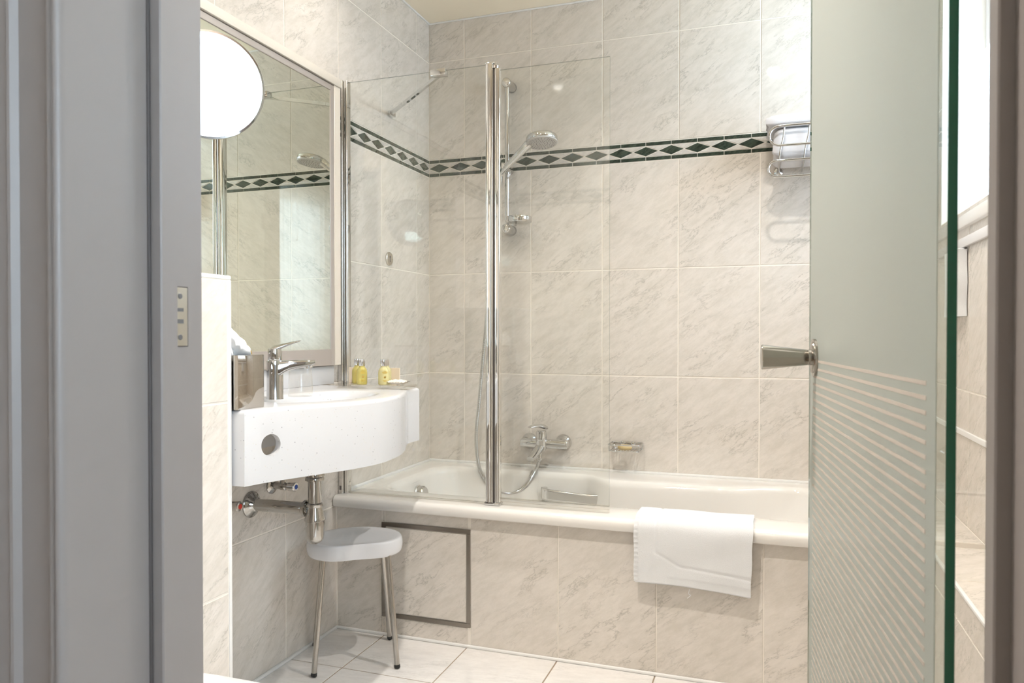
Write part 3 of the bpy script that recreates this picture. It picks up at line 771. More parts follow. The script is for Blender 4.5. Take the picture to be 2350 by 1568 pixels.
hs = thing('hand_shower', (-0.95, 2.90, 1.74), 'round chrome hand shower resting in the rail slider', 'hand shower')
hc = V(-0.884, 2.900, 1.8320)
hn = V(0.10, -0.14, -1.0).normalized()       # spray direction
nk = V(-0.950, 2.905, 1.812); gl_ = V(-1.062, 2.925, 1.722)
bm = B(); lathe(bm, hc - hn*0.014, hn, [(0, .056), (.004, .062), (.008, .0645), (.024, .0645), (.0255, .0635)], 56); obj('shower_head', bm, 'chrome', hs, smooth=40)
bm = B(); lathe(bm, hc + hn*0.0112, hn, [(0, .0630), (.0060, .0625), (.0066, .058)], 56); fcp = obj('spray_face', bm, 'grille_grey', hs, smooth=40)
x_, y_, d_ = basis(hn)
bm = B(); cnt = 0
for ri, nn in ((.012, 8), (.023, 16), (.034, 16), (.045, 24), (.053, 24)):
    for k in range(nn):
        a = 2*PI*k/nn; p = hc + hn*.0176 + (x_*math.cos(a)+y_*math.sin(a))*ri
        cyl(bm, p, p+hn*.0018, .0013, .0010, n=6)
nz = obj('nozzles', bm, 'dark_mark', fcp, kind='stuff')
bm = B(); ax = (nk-gl_); Lh = ax.length
lathe(bm, gl_-ax.normalized()*.02, ax, [(0, .0095), (.02, .0115), (.05, .0125), (Lh*.6, .0140), (Lh+.005, .0165), (Lh+.03, .0185), (Lh+.045, .015)], 28); obj('handle', bm, 'chrome', hs, smooth=60)

hpts = [(-1.068, 2.925, 1.700), (-1.078, 2.925, 1.60), (-1.10, 2.928, 1.42), (-1.1227, 2.93, 1.276), (-1.1344, 2.93, 1.1114), (-1.1522, 2.93, .9277), (-1.168, 2.93, .7615), (-1.180, 2.93, .6503), (-1.182, 2.93, .5762), (-1.1721, 2.93, .4935), (-1.1522, 2.93, .4448), (-1.1286, 2.93, .4131), (-1.0991, 2.93, .3893), (-1.0601, 2.93, .3774), (-1.0215, 2.93, .3783), (-.9832, 2.93, .3955), (-.9508, 2.932, .4284), (-.9263, 2.936, .4715), (-.9140, 2.945, .500), (-.9095, 2.950, .522)]
sp_ = smooth_path(hpts, 40)
# resample at an even rib pitch
cum = [0.0]
for a, b in zip(sp_[:-1], sp_[1:]): cum.append(cum[-1] + (b-a).length)
tot = cum[-1]; pitch = 0.0021; cnt = int(tot/pitch); res = []; j = 0
for i in range(cnt+1):
    s = tot*i/cnt
    while j < len(cum)-2 and cum[j+1] < s: j += 1
    t = (s-cum[j])/max(1e-9, cum[j+1]-cum[j]); res.append(sp_[j].lerp(sp_[j+1], t))
bm = B(); tube(bm, res, .0075, n=12, rad=lambda i: .0082 if i % 2 else .0066)
obj('shower_hose', bm, 'chrome', label='ribbed chrome shower hose hanging in a loop over the bathtub', cat='shower hose', smooth=30)

# ------------------------------------------------------------------ bath mixer
mx_ = thing('bath_mixer', (-0.907, YB, 0.585), 'chrome single lever bath mixer tap on the back wall', 'tap')
MZ = 0.585; MY = 2.985
for x in (-0.982, -0.832):
    bm = B(); lathe(bm, (x, YB, MZ), (0, -1, 0), [(0, .0345), (.003, .0345), (.012, .030), (.026, .021), (.030, .0200), (.050, .0195)], 40); obj('rose', bm, 'chrome', mx_, smooth=35)
bm = B(); lathe(bm, (-0.999, MY, MZ), (1, 0, 0), [(0, .017), (.003, .019), (.06, .0195), (.19, .0195), (.199, .019), (.202, .017)], 36); obj('mixer_body', bm, 'chrome', mx_, smooth=40)
bm = B(); lathe(bm, (-0.907, MY-.012, MZ-.026), (0, 0, 1), [(0, .018), (.008, .0225), (.05, .0225), (.0505, .0215), (.052, .0215), (.0525, .0225), (.078, .0225), (.082, .018)], 36); obj('cartridge', bm, 'chrome', mx_, smooth=40)
# lever
secs = []
for (dx, dy, z, hw, hh) in ((.018, .016, .652, .018, .009), (0, 0, .660, .022, .010), (-.022, -.020, .664, .021, .007), (-.045, -.040, .6625, .017, .0045), (-.058, -.052, .6600, .011, .003)):
    c = V(-0.907+dx*.55, MY-.012+dy*1.2, z); rt = V(-.90, .42, 0).normalized().cross(V(0, 0, 1)) if False else V(.909, -.417, 0)
    rt = V(.90, -.43, 0)
    secs.append([c + rt*(hw*math.copysign(abs(math.cos(a))**.8, math.cos(a))) + V(0, 0, hh*math.copysign(abs(math.sin(a))**.8, math.sin(a))) for a in [2*PI*k/16 for k in range(16)]])
bm = B(); loft(bm, secs); obj('lever', bm, 'chrome', mx_, smooth=50)
# spout
secs = []
for (y, z, hw, hh) in ((MY, .580, .022, .016), (MY-.03, .570, .020, .014), (MY-.065, .555, .018, .011), (MY-.10, .543, .017, .009), (MY-.122, .5375, .016, .008)):
    secs.append([V(-0.907 - (MY-y)*.10 + hw*math.copysign(abs(math.cos(a))**.7, math.cos(a)), y, z + hh*math.copysign(abs(math.sin(a))**.7, math.sin(a))) for a in [2*PI*k/20 for k in range(20)]])
bm = B(); loft(bm, secs); spt = obj('spout', bm, 'chrome', mx_, smooth=50)
bm = B(); lathe(bm, (-0.918, MY-.108, .540), (0, -.15, -1), [(0, .012), (.012, .012), (.0125, .010), (.009, .0095)], 24); obj('aerator', bm, 'chrome', spt, smooth=40)
bm = B(); lathe(bm, (-0.9095, 2.955, .568), (0, 0, -1), [(0, .011), (.018, .011), (.020, .0095), (.030, .0095), (.032, .0105), (.046, .0105), (.048, .009)], 24); obj('hose_outlet', bm, 'chrome', mx_, smooth=40)
bm = B(); lathe(bm, (-0.907, MY-.0345, .634), (0, -1, 0), [(0, .003), (.0006, .003), (.0008, .002)], 12); obj('temperature_mark', bm, 'dark_mark', mx_)

# ------------------------------------------------------------------ soap basket
sb = thing('soap_basket', (-0.556, YB, 0.585), 'small chrome wire soap basket on the back wall', 'soap basket')
def rloop(x0, x1, y0, y1, z, r): return [V(p[0], p[1], z) for p in rrect(x0, x1, y0, y1, r, 5, 3)]
a0, a1, c0, c1 = -0.6215, -0.4935, 2.952, 3.046
bm = B(); tube(bm, rloop(a0, a1, c0, c1, .5985, .012), .0028, 8, True); obj('upper_rim', bm, 'chrome', sb, smooth=60)
bm = B(); tube(bm, rloop(a0+.006, a1-.006, c0+.004, c1, .574, .012), .0024, 8, True); obj('lower_rim', bm, 'chrome', sb, smooth=60)
for x, y in ((a0+.004, c0+.006), (a1-.004, c0+.006), (a0+.004, c1-.006), (a1-.004, c1-.006)):
    bm = B(); cyl(bm, (x, y, .572), (x, y, .600), .0024, n=8); obj('post', bm, 'chrome', sb, smooth=60)
for k in range(9):
    x = a0+.016+.012*k
    bm = B(); cyl(bm, (x, c0+.005, .5735), (x, c1-.002, .5735), .0014, n=6); obj('wire', bm, 'chrome', sb, smooth=60)
for k in range(2):
    x = -0.58+.045*k
    bm = B(); lathe(bm, (x, YB, .596), (0, -1, 0), [(0, .009), (.004, .009), (.007, .005)], 16); obj('mount', bm, 'chrome', sb, smooth=50)
bm = B(); lathe(bm, (-0.560, 2.992, .5755), (0, 0, 1), [(0, .010), (.001, .024), (.006, .029), (.014, .029), (.019, .024), (.021, .012)], 32)
for v in bm.verts: v.co.y = 2.992 + (v.co.y-2.992)*.66
obj('soap_bar', bm, 'soap', label='amber soap bar lying in the chrome soap basket', cat='soap', smooth=60)

# ------------------------------------------------------------------ keyhole rosette on the left wall
ks = thing('valve_rosette', (XL, 2.673, 1.346), 'round metal rosette with keyhole slot on the left wall', 'rosette')
bm = B(); lathe(bm, (XL+.0003, 2.673, 1.346), (1, 0, 0), [(0, .0270), (.0040, .0270), (.0065, .0245), (.0070, .022)], 40); obj('plate', bm, 'satin_steel', ks, smooth=40)
bm = B(); cyl(bm, (XL+.007, 2.673, 1.353), (XL+.0078, 2.673, 1.353), .0052, n=16); box(bm, XL+.007, XL+.0078, 2.6705, 2.6755, 1.333, 1.352); obj('slot', bm, 'dark_mark', ks)
for dy in (-.016, .016):
    bm = B(); lathe(bm, (XL+.0068, 2.673+dy, 1.346), (1, 0, 0), [(0, .0022), (.0008, .0018)], 10); obj('screw', bm, 'chrome', ks)

# ------------------------------------------------------------------ towel on the tub rim
tm = thing('bath_mat', (-0.22, 2.26, 0.30), 'white towelling bath mat hanging over the bathtub rim', 'bath mat')
prof = [(2.445, .395), (2.440, .43), (2.425, .458), (2.405, .474), (2.38, .4795), (2.33, .4800), (2.29, .4800), (2.270, .476), (2.258, .468), (2.2520, .455), (2.2505, .43), (2.252, .38), (2.253, .34), (2.254, .285)]
pp = smooth_path([V(0, y, z) for y, z in prof], 8)
cum = [0]
for a, b in zip(pp[:-1], pp[1:]): cum.append(cum[-1] + (b-a).length)
TL = cum[-1]; NU, NV = 130, 130
def on(s):
    for i in range(len(cum)-1):
        if s <= cum[i+1] or i == len(cum)-2:
            t = (s-cum[i])/(cum[i+1]-cum[i]); d = (pp[i+1]-pp[i]).normalized(); return pp[i].lerp(pp[i+1], t), V(0, d.z, -d.y)
def seg_d(p, a, b):
    ax, ay = b[0]-a[0], b[1]-a[1]; t = max(0, min(1, ((p[0]-a[0])*ax+(p[1]-a[1])*ay)/(ax*ax+ay*ay)))
    return math.hypot(p[0]-a[0]-t*ax, p[1]-a[1]-t*ay)
groove = [((.066, -1), (.066, TL-.098)), ((.066, TL-.098), (.137, TL-.058)), ((.137, TL-.058), (.40, TL-.048))]
def sheet(off, sgn, th, x0, x1, trim):
    rows = []
    for j in range(NV+1):
        row = []
        for i in range(NU+1):
            u = (x1-x0)*i/NU
            s = TL*(j/NV)
            low = 0.008*math.sin(u*9+.5) - .010*(u/(x1-x0))*0.4
            s2 = s if s < TL*.5 else s - (trim + low)*((s-TL*.5)/(TL*.5))
            p, nrm = on(max(0, s2))
            n_ = nrm if nrm.y < 0 or nrm.z > 0 else -nrm
            h = th
            gd = min(seg_d((u, s), a, b) for a, b in groove)
            if gd < .006: h -= .0022*(1-gd/.006)
            if u < .012: h += .0010*math.sin(s*420) - .0015
            if s > TL-.022 and u > .1: h -= .001
            h += .0007*math.sin(u*40+s*13) + .0006*math.sin(s*55+u*22)
            xx = x0 + u - .006*max(0, s-TL*.55)/(TL*.45)*(u/(x1-x0)) + (.0008*math.sin(s*60) if i in (0, NU) else 0)
            row.append(V(xx, p.y, p.z) + n_*(off+h) )
        rows.append(row)
    return rows
def cloth(bm, off, th, x0, x1, trim):
    outer = sheet(off, 1, th, x0, x1, trim); inner = sheet(off, 1, 0.0, x0, x1, trim)
    inner = [[Vector(on(max(0, TL*j/NV - (trim*((TL*j/NV-TL*.5)/(TL*.5)) if j/NV > .5 else 0)))[0]) for i in range(0)] for j in range(0)] or inner
    rings = []
    for j in range(NV+1):
        o = outer[j]; n_ = inner[j]
        rings.append(o + n_[::-1])
    loft(bm, rings)
bm = B(); cloth(bm, 0.0045, .0050, -0.3925, -0.049, 0.004); obj('folded_front', bm, 'towel', tm, smooth=60)
NU, NV = 60, 60
bm = B(); cloth(bm, 0.0006, .0036, -0.390, -0.052, 0.000); obj('folded_back', bm, 'towel', tm, smooth=60)
bm = B(); tube(bm, smooth_path([(-.228, 2.2515, .285), (-.230, 2.250, .272), (-.224, 2.250, .268), (-.229, 2.250, .263), (-.234, 2.250, .258)], 6), .0010, 6); obj('loose_thread', bm, 'towel', tm)

# ------------------------------------------------------------------ towel rack and towels
tr = thing('towel_rack', (0.25, YB, 1.66), 'chrome wire towel rack high on the back wall', 'towel rack')
def stadium(x0, x1, y, z0, z1, n=14):
    r = (z1-z0)/2; zc = (z0+z1)/2; pts = []
    for i in range(n+1): a = PI/2 + PI*i/n; pts.append(V(x0+r + r*math.cos(a), y, zc + r*math.sin(a)))
    for i in range(1, 12): pts.append(V(x0+r+(x1-x0-2*r)*i/12, y, z0))
    for i in range(n+1): a = -PI/2 + PI*i/n; pts.append(V(x1-r + r*math.cos(a), y, zc + r*math.sin(a)))
    for i in range(1, 12): pts.append(V(x1-r-(x1-x0-2*r)*i/12, y, z1))
    return pts
bm = B(); tube(bm, stadium(-0.0116, 0.47, 2.80, 1.7076, 1.7765), .0045, 10, True); obj('guard_rail', bm, 'chrome', tr, smooth=60)
bm = B(); tube(bm, stadium(-0.0155, 0.475, 2.83, 1.604, 1.662), .0045, 10, True); obj('towel_bar', bm, 'chrome', tr, smooth=60)
for k in range(6):
    xb = 0.026+.082*k
    bm = B(); tube(bm, smooth_path([(xb+.012, 2.800, 1.770), (xb+.008, 2.806, 1.735), (xb, 2.812, 1.700), (xb-.004, 2.828, 1.667), (xb-.004, 2.87, 1.662), (xb-.004, 2.95, 1.662), (xb-.004, 3.045, 1.662)], 8), .0032, 8); obj('shelf_wire', bm, 'chrome', tr, smooth=60)
for x in (0.02, 0.44):
    bm = B(); lathe(bm, (x, YB, 1.664), (0, -1, 0), [(0, .016), (.006, .016), (.010, .008), (.03, .006)], 20); obj('wall_mount', bm, 'chrome', tr, smooth=50)
def folded(name, x0, x1, y0, y1, z0, z1, r, wob, label, ph=0.0, tilt=0.0, mat='towel_lilac', group=None):
    rings = []; n = 36
    for i in range(n+1):
        t = i/n; x = x0 + (x1-x0)*t
        e = min(1, min(t, 1-t)*n/3.0); e = math.sqrt(max(0.02, 1-(1-e)**2))
        zt = z1 + tilt*(t-.5) + wob*math.sin(9*t+ph); zb = z0
        ym = (y0+y1)/2; hy = (y1-y0)/2*(.90+.10*e); hz = (zt-zb)/2*(.72+.28*e); zm = (zt+zb)/2
        ring = []
        for k in range(40):
            a = 2*PI*k/40; c_, s_ = math.cos(a), math.sin(a)
            yy = ym + hy*math.copysign(abs(c_)**.32, c_); zz = zm + hz*math.copysign(abs(s_)**.45, s_)
            if s_ > 0: zz += .004*math.sin(yy*40+ph)
            ring.append(V(x + .006*math.sin(a*3+ph)*(1-e), yy, zz))
        rings.append(ring)
    bm = B(); loft(bm, rings)
    return obj(name, bm, mat, label=label, cat='towel', smooth=60)
folded('folded_towel', 0.003, 0.46, 2.825, 3.03, 1.667, 1.775, .03, .003, 'thick folded white towel at the bottom of the rack', 0.4)
folded('folded_towel', -0.020, 0.455, 2.81, 3.03, 1.781, 1.832, .02, .002, 'folded white towel lying on top in the wire rack', 1.4, .03)

# ------------------------------------------------------------------ washbasin
wb = thing('washbasin', (-1.25, 1.77, 0.70), 'white speckled stone washbasin with curved front on the left wall', 'washbasin')
ZT, ZB = 0.870, 0.700
front = [(1.3675, -1.107), (1.418, -1.0930), (1.469, -1.0730), (1.519, -1.0500), (1.572, -1.0264), (1.626, -1.0008), (1.686, -.9823), (1.741, -.9726), (1.813, -.9766), (1.873, -.9867), (1.925, -1.003), (1.974, -1.0210), (2.020, -1.043), (2.060, -1.0610), (2.082, -1.0705), (2.12, -1.0722), (2.168, -1.0722)]
fp = smooth_path([V(x, y, 0) for y, x in front], 6)
outl = [V(XL+.001, 1.3675, 0)] + fp + [V(XL+.001, 2.168, 0)]
# sample the outline at an even number of points, starting at the wall
dist = [0]
loopv = outl + [outl[0]]
for a, b in zip(loopv[:-1], loopv[1:]): dist.append(dist[-1] + (b-a).length)
NW = 200
def samp(s):
    for i in range(len(dist)-1):
        if s <= dist[i+1]: return loopv[i].lerp(loopv[i+1], (s-dist[i])/max(1e-9, dist[i+1]-dist[i]))
    return loopv[-1]
corner_d = [dist[0], dist[1], dist[-3], dist[-2]]
ss = sorted([dist[-1]*i/NW for i in range(NW)])
for cd in corner_d[1:]:
    k = min(range(NW), key=lambda i: abs(ss[i]-cd)); ss[k] = cd
OUT = [samp(s) for s in ss]
def inset(pts, d, wall_keep=True):
    n = len(pts); out = []
    for i in range(n):
        a, b, c = pts[i-1], pts[i], pts[(i+1) % n]
        e1 = (b-a).normalized(); e2 = (c-b).normalized()
        n1 = V(e1.y, -e1.x, 0); n2 = V(e2.y, -e2.x, 0)
        m_ = (n1+n2); m_ = m_.normalized() if m_.length > 1e-6 else n1
        k = 1/max(.5, m_.dot(n1)); out.append(b - m_*d*k*SGN)
    return out
area = sum(OUT[i].x*OUT[(i+1) % NW].y - OUT[(i+1) % NW].x*OUT[i].y for i in range(NW))
SGN = 1 if area > 0 else -1
lift = lambda pts, z: [V(p.x, p.y, z) for p in pts]
bc = V(-1.175, 1.775, 0); ba, bb = .128, .205       # bowl half sizes (x, y)
def bowl(sc_, z, dx=0):
    out = []
    for p in OUT:
        a = math.atan2((p.y-bc.y)/bb, (p.x-bc.x)/ba); out.append(V(bc.x+dx+ba*sc_*math.cos(a), bc.y+bb*sc_*math.sin(a), z))
    return out
rings = [lift(inset(OUT, .020), ZT-.022), lift(inset(OUT, .020), ZB), lift(OUT, ZB), lift(OUT, ZT-.010)]
for i in range(1, 5):
    a = PI/2*i/4; rings.append(lift(inset(OUT, .010*(1-math.cos(a))), ZT-.010+.010*math.sin(a)))
def mixr(A, Bp, t, z): return [V(a.x*(1-t)+b.x*t, a.y*(1-t)+b.y*t, z) for a, b in zip(A, Bp)]
inn = inset(OUT, .010); bw = bowl(1.06, ZT)
rings += [mixr(inn, bw, .33, ZT), mixr(inn, bw, .66, ZT), bw]
for sc_, z in ((1.02, ZT-.002), (.985, ZT-.008), (.955, ZT-.020), (.90, ZT-.045), (.80, ZT-.075), (.64, ZT-.100), (.42, ZT-.116), (.20, ZT-.122), (.10, ZT-.124)): rings.append(bowl(sc_, z))
bm = B(); loft(bm, rings, cap0=False, cap1=True)
# deck underside below the bowl
bmesh.ops.recalc_face_normals(bm, faces=bm.faces[:])
me = bpy.data.meshes.new('basin_body'); bm.to_mesh(me); bm.free()
tmp = bpy.data.objects.new('tmp', me); col.objects.link(tmp)
cb = B(); hole_c = V(-1.0868, 1.434, .785); hn_ = V(.93, -.36, 0).normalized()
hx_, hy_, hd_ = basis(hn_)
lathe(cb, hole_c - hn_*.06, hn_, [(0, .0250), (.052, .0250), (.062, .0252), (.075, .040), (.12, .07)], 40)
for v in cb.verts:
    d = v.co - hole_c
cm = bpy.data.meshes.new('cutter'); bmesh.ops.recalc_face_normals(cb, faces=cb.faces[:]); cb.to_mesh(cm); cb.free()
cut = bpy.data.objects.new('cutter', cm); col.objects.link(cut)
cyc = tmp.modifiers.new('b', 'BOOLEAN'); cyc.operation = 'DIFFERENCE'; cyc.object = cut; cyc.solver = 'FLOAT' if 'FLOAT' in [e.identifier for e in bpy.types.BooleanModifier.bl_rna.properties['solver'].enum_items] else 'FAST'
bpy.context.view_layer.update()
dg = bpy.context.evaluated_depsgraph_get(); ev = tmp.evaluated_get(dg); me2 = bpy.data.meshes.new_from_object(ev)
bm = B(); bm.from_mesh(me2)
bpy.data.objects.remove(tmp); bpy.data.objects.remove(cut)
obj('basin_body', bm, 'basin_stone', wb, smooth=38)
bm = B(); box(bm, XL+.0005, XL+.020, 1.366, 2.245, ZT, .9335, .002); obj('upstand', bm, 'basin_stone', wb, smooth=40)
bm = B(); lathe(bm, (bc.x, bc.y, ZT-.1238), (0, 0, 1), [(0, .024), (.003, .024), (.004, .020), (.0055, .019), (.006, .010)], 28); obj('drain', bm, 'chrome', wb, smooth=40)

# ------------------------------------------------------------------ basin tap
FC = V(-1.2346, 1.646, ZT)
fd_ = V(.75, .66, 0).normalized(); fr_ = V(fd_.y, -fd_.x, 0)
ft = thing('basin_tap', FC, 'chrome single lever tap standing on the washbasin', 'tap')
def sec(c, rt, up, hw, hh, e=.8, n=28):
    return [c + rt*(hw*math.copysign(abs(math.cos(a))**e, math.cos(a))) + up*(hh*math.copysign(abs(math.sin(a))**e, math.sin(a))) for a in [2*PI*k/n for k in range(n)]]
S = [sec(FC+V(0, 0, z), fr_, fd_, .0195*s, .0215*s, .9) for z, s in ((0, 1.02), (.003, 1.0), (.040, .98), (.070, .98), (.090, 1.0), (.099, 1.0), (.101, .97))]
bm = B(); loft(bm, S); obj('tap_body', bm, 'chrome', ft, smooth=40)
S = []
for d, zt, zb_, hw in ((-.012, .1010, .060, .0185), (.010, .1010, .055, .0188), (.024, .1012, .066, .0186), (.040, .1015, .074, .0180), (.060, .1018, .079, .0172), (.085, .1020, .082, .0165), (.105, .1018, .086, .0155), (.117, .1010, .091, .013)):
    S.append(sec(FC + fd_*(d*.87) + V(0, 0, (zt+zb_)/2), fr_, V(0, 0, 1), hw, (zt-zb_)/2, .55))
bm = B(); loft(bm, S); spt = obj('spout', bm, 'chrome', ft, smooth=45)
bm = B(); lathe(bm, FC + fd_*.085 + V(0, 0, .086), fd_*.28+V(0, 0, -1), [(0, .0115), (.006, .0115), (.0065, .0100), (.003, .0096)], 24); obj('aerator', bm, 'soft_chrome', spt, smooth=40)
bm = B(); lathe(bm, FC+V(0, 0, .1015), (0, 0, 1), [(0, .0165), (.003, .0180), (.022, .0180), (.030, .0170), (.034, .012), (.035, .004)], 32); lv = obj('lever_cap', bm, 'chrome', ft, smooth=40)
S = []
for d, z, hw, hh in ((-.017, .124, .012, .010), (-.005, .130, .0165, .010), (.012, .136, .0165, .0075), (.032, .1425, .0150, .0052), (.052, .1480, .0135, .0036), (.068, .1515, .0115, .0025), (.074, .1525, .007, .0016)):
    S.append(sec(FC+fd_*(d*.9)+V(0, 0, z), fr_, V(0, 0, 1), hw, hh, .8, 20))
bm = B(); loft(bm, S); obj('lever', bm, 'chrome', ft, smooth=45)

# upturned tumbler
TC = V(-1.2250, 1.745, ZT)
bm = B(); lathe(bm, TC, (0, 0, 1), [(0, .0325), (.001, .0335), (.080, .0300), (.083, .0285), (.0835, .020)], 48)
tumbler = obj('glass_tumbler', bm, 'tumbler_glass', label='clear upturned drinking glass beside the basin tap', cat='glass', smooth=40)

# tissue box
tb = thing('tissue_box', (-1.185, 1.412, ZT), 'mirror-polished tissue box on the left end of the washbasin', 'tissue box')
bx_ = (-1.250, -1.122, 1.3655, 1.456, ZT, .9925)
bm = B(); box(bm, *bx_, .0012, 2); obj('box_body', bm, 'chrome_dim', tb, smooth=30)
bm = B()
rings = []
for j in range(14):
    t = j/13; z = .991 + .060*t
    w_ = .040*(1-t)**.8*(1+.25*math.sin(3*t)) + .003
    ring = []
    for k in range(28):
        a = 2*PI*k/28; rr_ = w_*(1 + .26*math.sin(3*a+3*t) + .16*math.sin(7*a+8*t) + .07*math.sin(15*a-9*t))
        ring.append(V(-1.176 + .010*t + rr_*math.cos(a)*.8, 1.408 - .016*t + rr_*math.sin(a), z + .004*math.sin(5*a)*t))
    rings.append(ring)
loft(bm, rings); obj('tissue', bm, 'tissue', tb, smooth=50)
bm = B(); tube(bm, [V(-1.150, 1.437 + .010*math.cos(a), .9928 + .012*math.sin(a)) for a in [PI*k/12 for k in range(13)]], .0011, 6); obj('gold_loop', bm, 'gold', tb, smooth=60)

# acrylic tray with toiletries
ty = thing('acrylic_tray', (-1.18, 2.075, ZT), 'clear acrylic tray holding toiletries at the basin end', 'tray')
bm = B(); box(bm, -1.300, -1.058, 2.035, 2.125, .8775, .8835, .001, 1); obj('tray_plate', bm, 'acrylic', ty)
for x in (-1.290, -1.068):
    bm = B(); box(bm, x-.006, x+.006, 2.040, 2.120, ZT, .8775, .001, 1); obj('tray_foot', bm, 'acrylic', ty)
TZ = .8835
def bottle(x, y, mat, label, face):
    b = thing('toiletry_bottle', (x, y, TZ), label, 'bottle', 'toiletry bottles on the clear tray')
    bm = B(); lathe(bm, (x, y, TZ), (0, 0, 1), [(0, .0135), (.001, .0160), (.004, .0168), (.036, .0168), (.044, .0160), (.051, .0125), (.055, .0092), (.0585, .0085)], 32); bb_ = obj('bottle_body', bm, mat, b, smooth=50)
    bm = B(); lathe(bm, (x, y, TZ+.0585), (0, 0, 1), [(0, .0098), (.001, .0102), (.018, .0102), (.0205, .0098), (.021, .008)], 28); obj('cap', bm, 'soft_chrome', b, smooth=40)
    # printed lines and a fruit mark on the label side
    bm = B(); d = V(face, -1, 0).normalized(); rt = V(-d.y, d.x, 0)
    rows = [(.042, .5), (.038, .75), (.034, .6), (.014, .6), (.010, .35)]
    for z, wv in rows:
        rings = []
        for s in range(7):
            a = (-.5+s/6)*wv*1.3; o_ = (d*math.cos(a)+rt*math.sin(a))*.01695
            rings.append([V(x, y, TZ+z) + o_, V(x, y, TZ+z+.0014) + o_])
        loft(bm, rings, False, False, closed=False)
    obj('print_lines', bm, 'print_gold', bb_)
    bm = B(); o_ = d*.0169
    lathe(bm, V(x, y, TZ+.024)+o_-d*.0008, d, [(0, .0036), (.0009, .0034), (.001, .001)], 14); obj('fruit_mark', bm, 'gold', bb_)
bottle(-1.2580, 2.098, 'yellow_gel', 'yellow gel bottle nearest the wall, first on the clear tray', .9)
bottle(-1.2200, 2.062, 'yellow_gel', 'yellow gel bottle in front, second from the wall on the tray', .9)
bottle(-1.1560, 2.102, 'pale_gel', 'pale yellow bottle half hidden behind another on the tray', .9)
bottle(-1.1440, 2.064, 'pale_gel', 'pale yellow bottle in front on the tray beside the wrapped soap', .9)
bm = B(); box(bm, -1.300, -1.264, 2.116, 2.1235, TZ, TZ+.050, .0006, 1); obj('soap_carton', bm, 'card', label='small beige carton behind the bottles nearest the wall', cat='carton')
bm = B(); box(bm, -1.180, -1.118, 2.1205, 2.1245, TZ, TZ+.050, .0006, 1); obj('soap_carton', bm, 'card', label='small beige carton behind the pale yellow bottles', cat='carton')
rings = []
for i in range(21):
    t = -1+2*i/20; x = -1.0975 + .036*t
    h = .0115*math.sqrt(max(0, 1-(abs(t)/.86)**2.4)) if abs(t) < .86 else .0
    h = max(h, .0012); wv = .018*(1-.25*abs(t)**3) if abs(t) < .86 else .013
    ring = []
    for k in range(20):
        a = 2*PI*k/20; c_, s_ = math.cos(a), math.sin(a)
        ring.append(V(x, 2.072 + wv*c_, TZ+.0125*(.35 if abs(t) < .86 else .55)*1.0 + h*.62*s_*(1+.18*math.sin(5*a+i)) + .0012*math.sin(i*2.3+3*a)+.0022))
    rings.append(ring)
bm = B(); loft(bm, rings); 
zmin = min(v.co.z for v in bm.verts)
for v in bm.verts: v.co.z += TZ + .0002 - zmin
ws = obj('wrapped_soap', bm, 'wrapper', label='cream paper-wrapped guest soap with twisted ends on the tray', cat='soap', smooth=40)

# ------------------------------------------------------------------ wall mirror
wm = thing('wall_mirror', (XL, 1.8, 0.93), 'large framed wall mirror above the washbasin', 'mirror')
MX = XL+0.030; my0, my1, mz0, mz1 = 1.37, 2.2090, .990, 1.8755
oy0, oy1, oz0, oz1 = 1.352, 2.2280, .9345, 1.8950
bm = B(); box(bm, XL+.004, MX-.004, oy0, oy1, oz0, oz1); obj('backing', bm, 'gasket', wm)
bm = B(); box(bm, MX-.004, MX-.001, my0-.002, my1+.002, mz0-.002, mz1+.002); obj('mirror_glass', bm, 'mirror_silver', wm)
for (a, b, c, d) in ((my1, oy1, oz0, oz1), (oy0, my0, oz0, oz1), (my0, my1, mz1, oz1), (my0, my1, oz0, mz0)):
    bm = B(); box(bm, MX-.006, MX+.002, a, b, c, d, .0008, 1); obj('frame_bar', bm, 'frame_metal', wm)
# stone surround
ss_ = thing('trim_9', (XL, 1.8, 1.9), 'cream stone surround above and beside the wall mirror', 'trim', kind='structure')
bm = B(); box(bm, XL+.0002, MX+.004, oy1+.0005, 2.2665, .9345, 1.8985, .0015, 1); obj('surround_post', bm, 'cream_stone', ss_, smooth=40)
bm = B(); box(bm, XL+.0002, MX+.008, YF+.02, 2.2685, 1.8985, 1.9275, .0025, 2); obj('surround_lintel', bm, 'cream_stone', ss_, smooth=40)

# ------------------------------------------------------------------ cosmetic mirror on an arm
cmn = V(.695, -.712, -.10).normalized()
CC = V(-1.176, 1.341, 1.5905)
cmi = thing('cosmetic_mirror', CC, 'round chrome cosmetic mirror on a wall arm reflecting a bright curtain', 'mirror')
bm = B(); lathe(bm, CC - cmn*.016, cmn, [(0, .095), (.003, .112), (.008, .1165), (.016, .1175), (.0185, .1165), (.0190, .1125), (.0180, .1118)], 96); obj('mirror_rim', bm, 'chrome', cmi, smooth=40)
x_, y_, d_ = basis(cmn)
rings = []
for k in range(13):
    r_ = .1118*k/12 + 1e-4; sag = .0011*(1-(r_/.1118)**2)
    rings.append([CC + cmn*(.0022 - sag) + (x_*math.cos(2*PI*i/96)+y_*math.sin(2*PI*i/96))*r_ for i in range(96)])
bm = B(); loft(bm, rings[::-1] + [[p - cmn*.002 for p in rings[0]]], False, True); obj('mirror_face', bm, 'vanity_mirror', cmi, smooth=60)
bk = CC - cmn*.017
bm = B(); tube(bm, smooth_path([bk, bk+V(-.03, .03, 0), V(-1.30, 1.40, 1.585), V(-1.43, 1.40, 1.585)], 10), .007, 12); obj('arm', bm, 'chrome', cmi, smooth=60)
